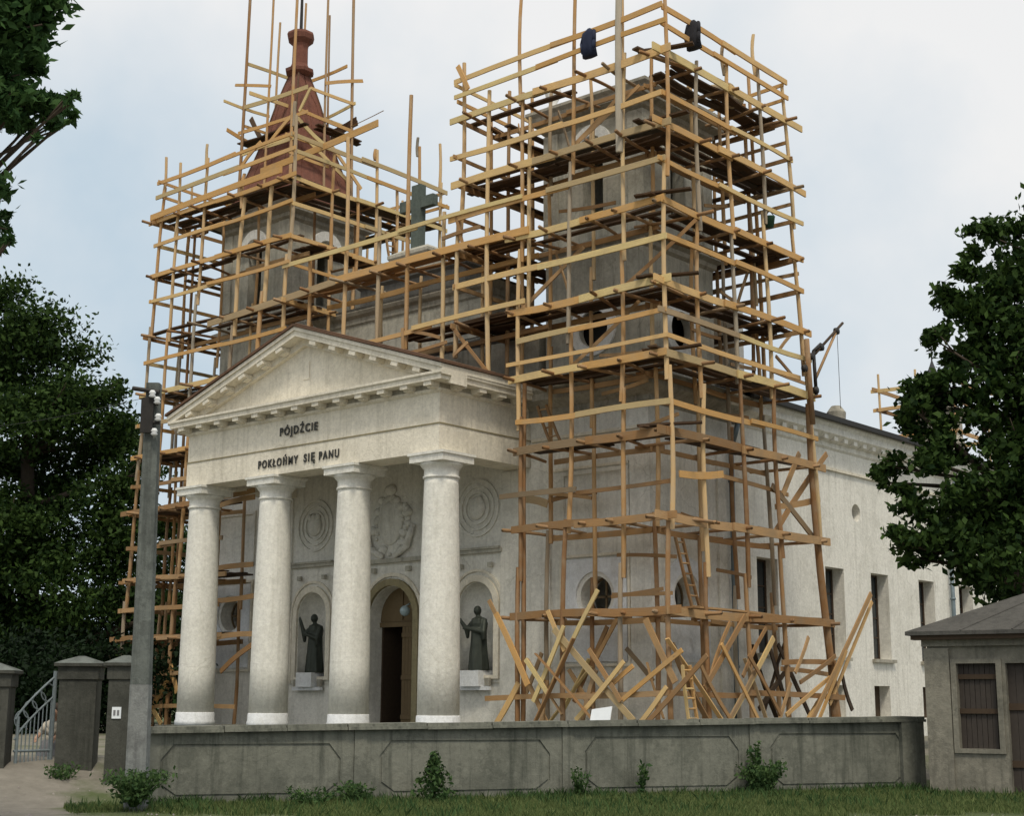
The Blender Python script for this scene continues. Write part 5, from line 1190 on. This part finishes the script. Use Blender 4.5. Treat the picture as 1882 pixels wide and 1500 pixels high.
plant('nettle_clump', wpt(1172, .22), .6, 120, .12, .10, 'narrow weed stalk against the wall, right of the centre pilaster', stems=3)
plant('nettle_clump', wpt(650, .4), .34, 380, .35, .08, 'low dark weeds at the foot of the wall, left of the spire shaped weed', stems=9)
plant('nettle_clump', wpt(560, .8), .3, 320, .45, .08, 'low broad leaved weeds in the verge, near the left end of the wall', stems=9)
plant('tall_weeds', atD(252, 1484, 21.9)*1, .5, 1300, .42, .075, 'bushy tuft of tall weeds round the foot of the power pole', stems=22)
plant('tall_weeds', atD(120, 1452, 25.2), .35, 420, .3, .07, 'dark tuft of weeds at the foot of the wide gate post', stems=9)
# grass: uncountable
def grass(name, N, sel, h, wdt, mat):
    P = []
    while len(P) < N:
        s = random.uniform(-1.2, LW+6); d = random.uniform(0, 1); q_ = sel(s, d)
        if q_ is not None: P.append(q_)
    P = np.array(P); n = len(P); hh = h*(.4+rng.random(n)); a = rng.random(n)*6.28; ln = rng.normal(size=(n, 2))*.35
    ux = np.cos(a)*wdt; uy = np.sin(a)*wdt
    A = P+np.stack([-ux, -uy, np.zeros(n)], 1); B = P+np.stack([ux, uy, np.zeros(n)], 1)
    M = P+np.stack([ln[:, 0]*hh*.4, ln[:, 1]*hh*.4, hh*.6], 1); C_ = P+np.stack([ln[:, 0]*hh, ln[:, 1]*hh, hh], 1)
    V = np.stack([A, B, M+(B-P)*.6, C_, M+(A-P)*.6], 1).reshape(-1, 3); me = bpy.data.meshes.new(name)
    me.vertices.add(n*5); me.vertices.foreach_set('co', V.ravel().astype(np.float32)); me.loops.add(n*5); me.loops.foreach_set('vertex_index', np.arange(n*5, dtype=np.int32))
    me.polygons.add(n); me.polygons.foreach_set('loop_start', np.arange(0, n*5, 5, dtype=np.int32)); me.polygons.foreach_set('loop_total', np.full(n, 5, dtype=np.int32))
    me.materials.append(MAT[mat]); me.update(); me.validate(); o = link(me, name); tag(o, 'uneven green grass of the verge along the foot of the yard wall' if name == 'grass' else 'taller broad bladed weeds mixed into the verge grass', name); o['kind'] = 'stuff'
def gs(s, d):
    dd = d*6.2
    if dd > edge_(s)+.25*math.sin(s*3.1)+.15*math.sin(s*7) and random.random() < .97: return None
    if math.sin(s*2.3+dd*1.7)*math.sin(s*.9-dd*2.9) < -.35 and random.random() < .6: return None
    q_ = WA+wd*s-wn*(dd-.02); return (q_.x, q_.y, .0)
grass('grass', 120000, gs, .085, .006, 'grass_blade')
def ws(s, d):
    dd = d*d*4.5
    if dd > edge_(s)+.1: return None
    if math.sin(s*1.9+1)+math.sin(s*4.3)+math.sin(dd*3+s) < .3 and random.random() < .85: return None
    q_ = WA+wd*s-wn*(dd-.02); return (q_.x, q_.y, .0)
grass('weeds', 7000, ws, .15, .013, 'weed_leaf')
# loose gravel on the path: uncountable
V = []; Fc = []
for k in range(2600):
    s_ = random.uniform(-6, LW+6); dd = random.uniform(-2, 9)
    if s_ > 0 and dd < edge_(s_)-.2: continue
    q_ = WA+wd*s_-wn*dd; r = random.uniform(.008, .03)*(2 if random.random() < .04 else 1); o_ = len(V)
    V += [(q_.x+r*x*random.uniform(.6, 1.2), q_.y+r*y*random.uniform(.6, 1.2), gz(q_.x, q_.y)+.03*math.sin(q_.x*1.7)*math.cos(q_.y*1.3)+r*z*.7) for x, y, z in ((1, 0, 0), (0, 1, 0), (-1, 0, 0), (0, -1, 0), (0, 0, 1), (0, 0, -1))]
    Fc += [tuple(i+o_ for i in f) for f in ((0, 1, 4), (1, 2, 4), (2, 3, 4), (3, 0, 4), (1, 0, 5), (2, 1, 5), (3, 2, 5), (0, 3, 5))]
gv = link(mesh('gravel', V, Fc, 'pink_stone'), 'gravel'); tag(gv, 'loose pale gravel scattered over the path', 'gravel'); gv['kind'] = 'stuff'
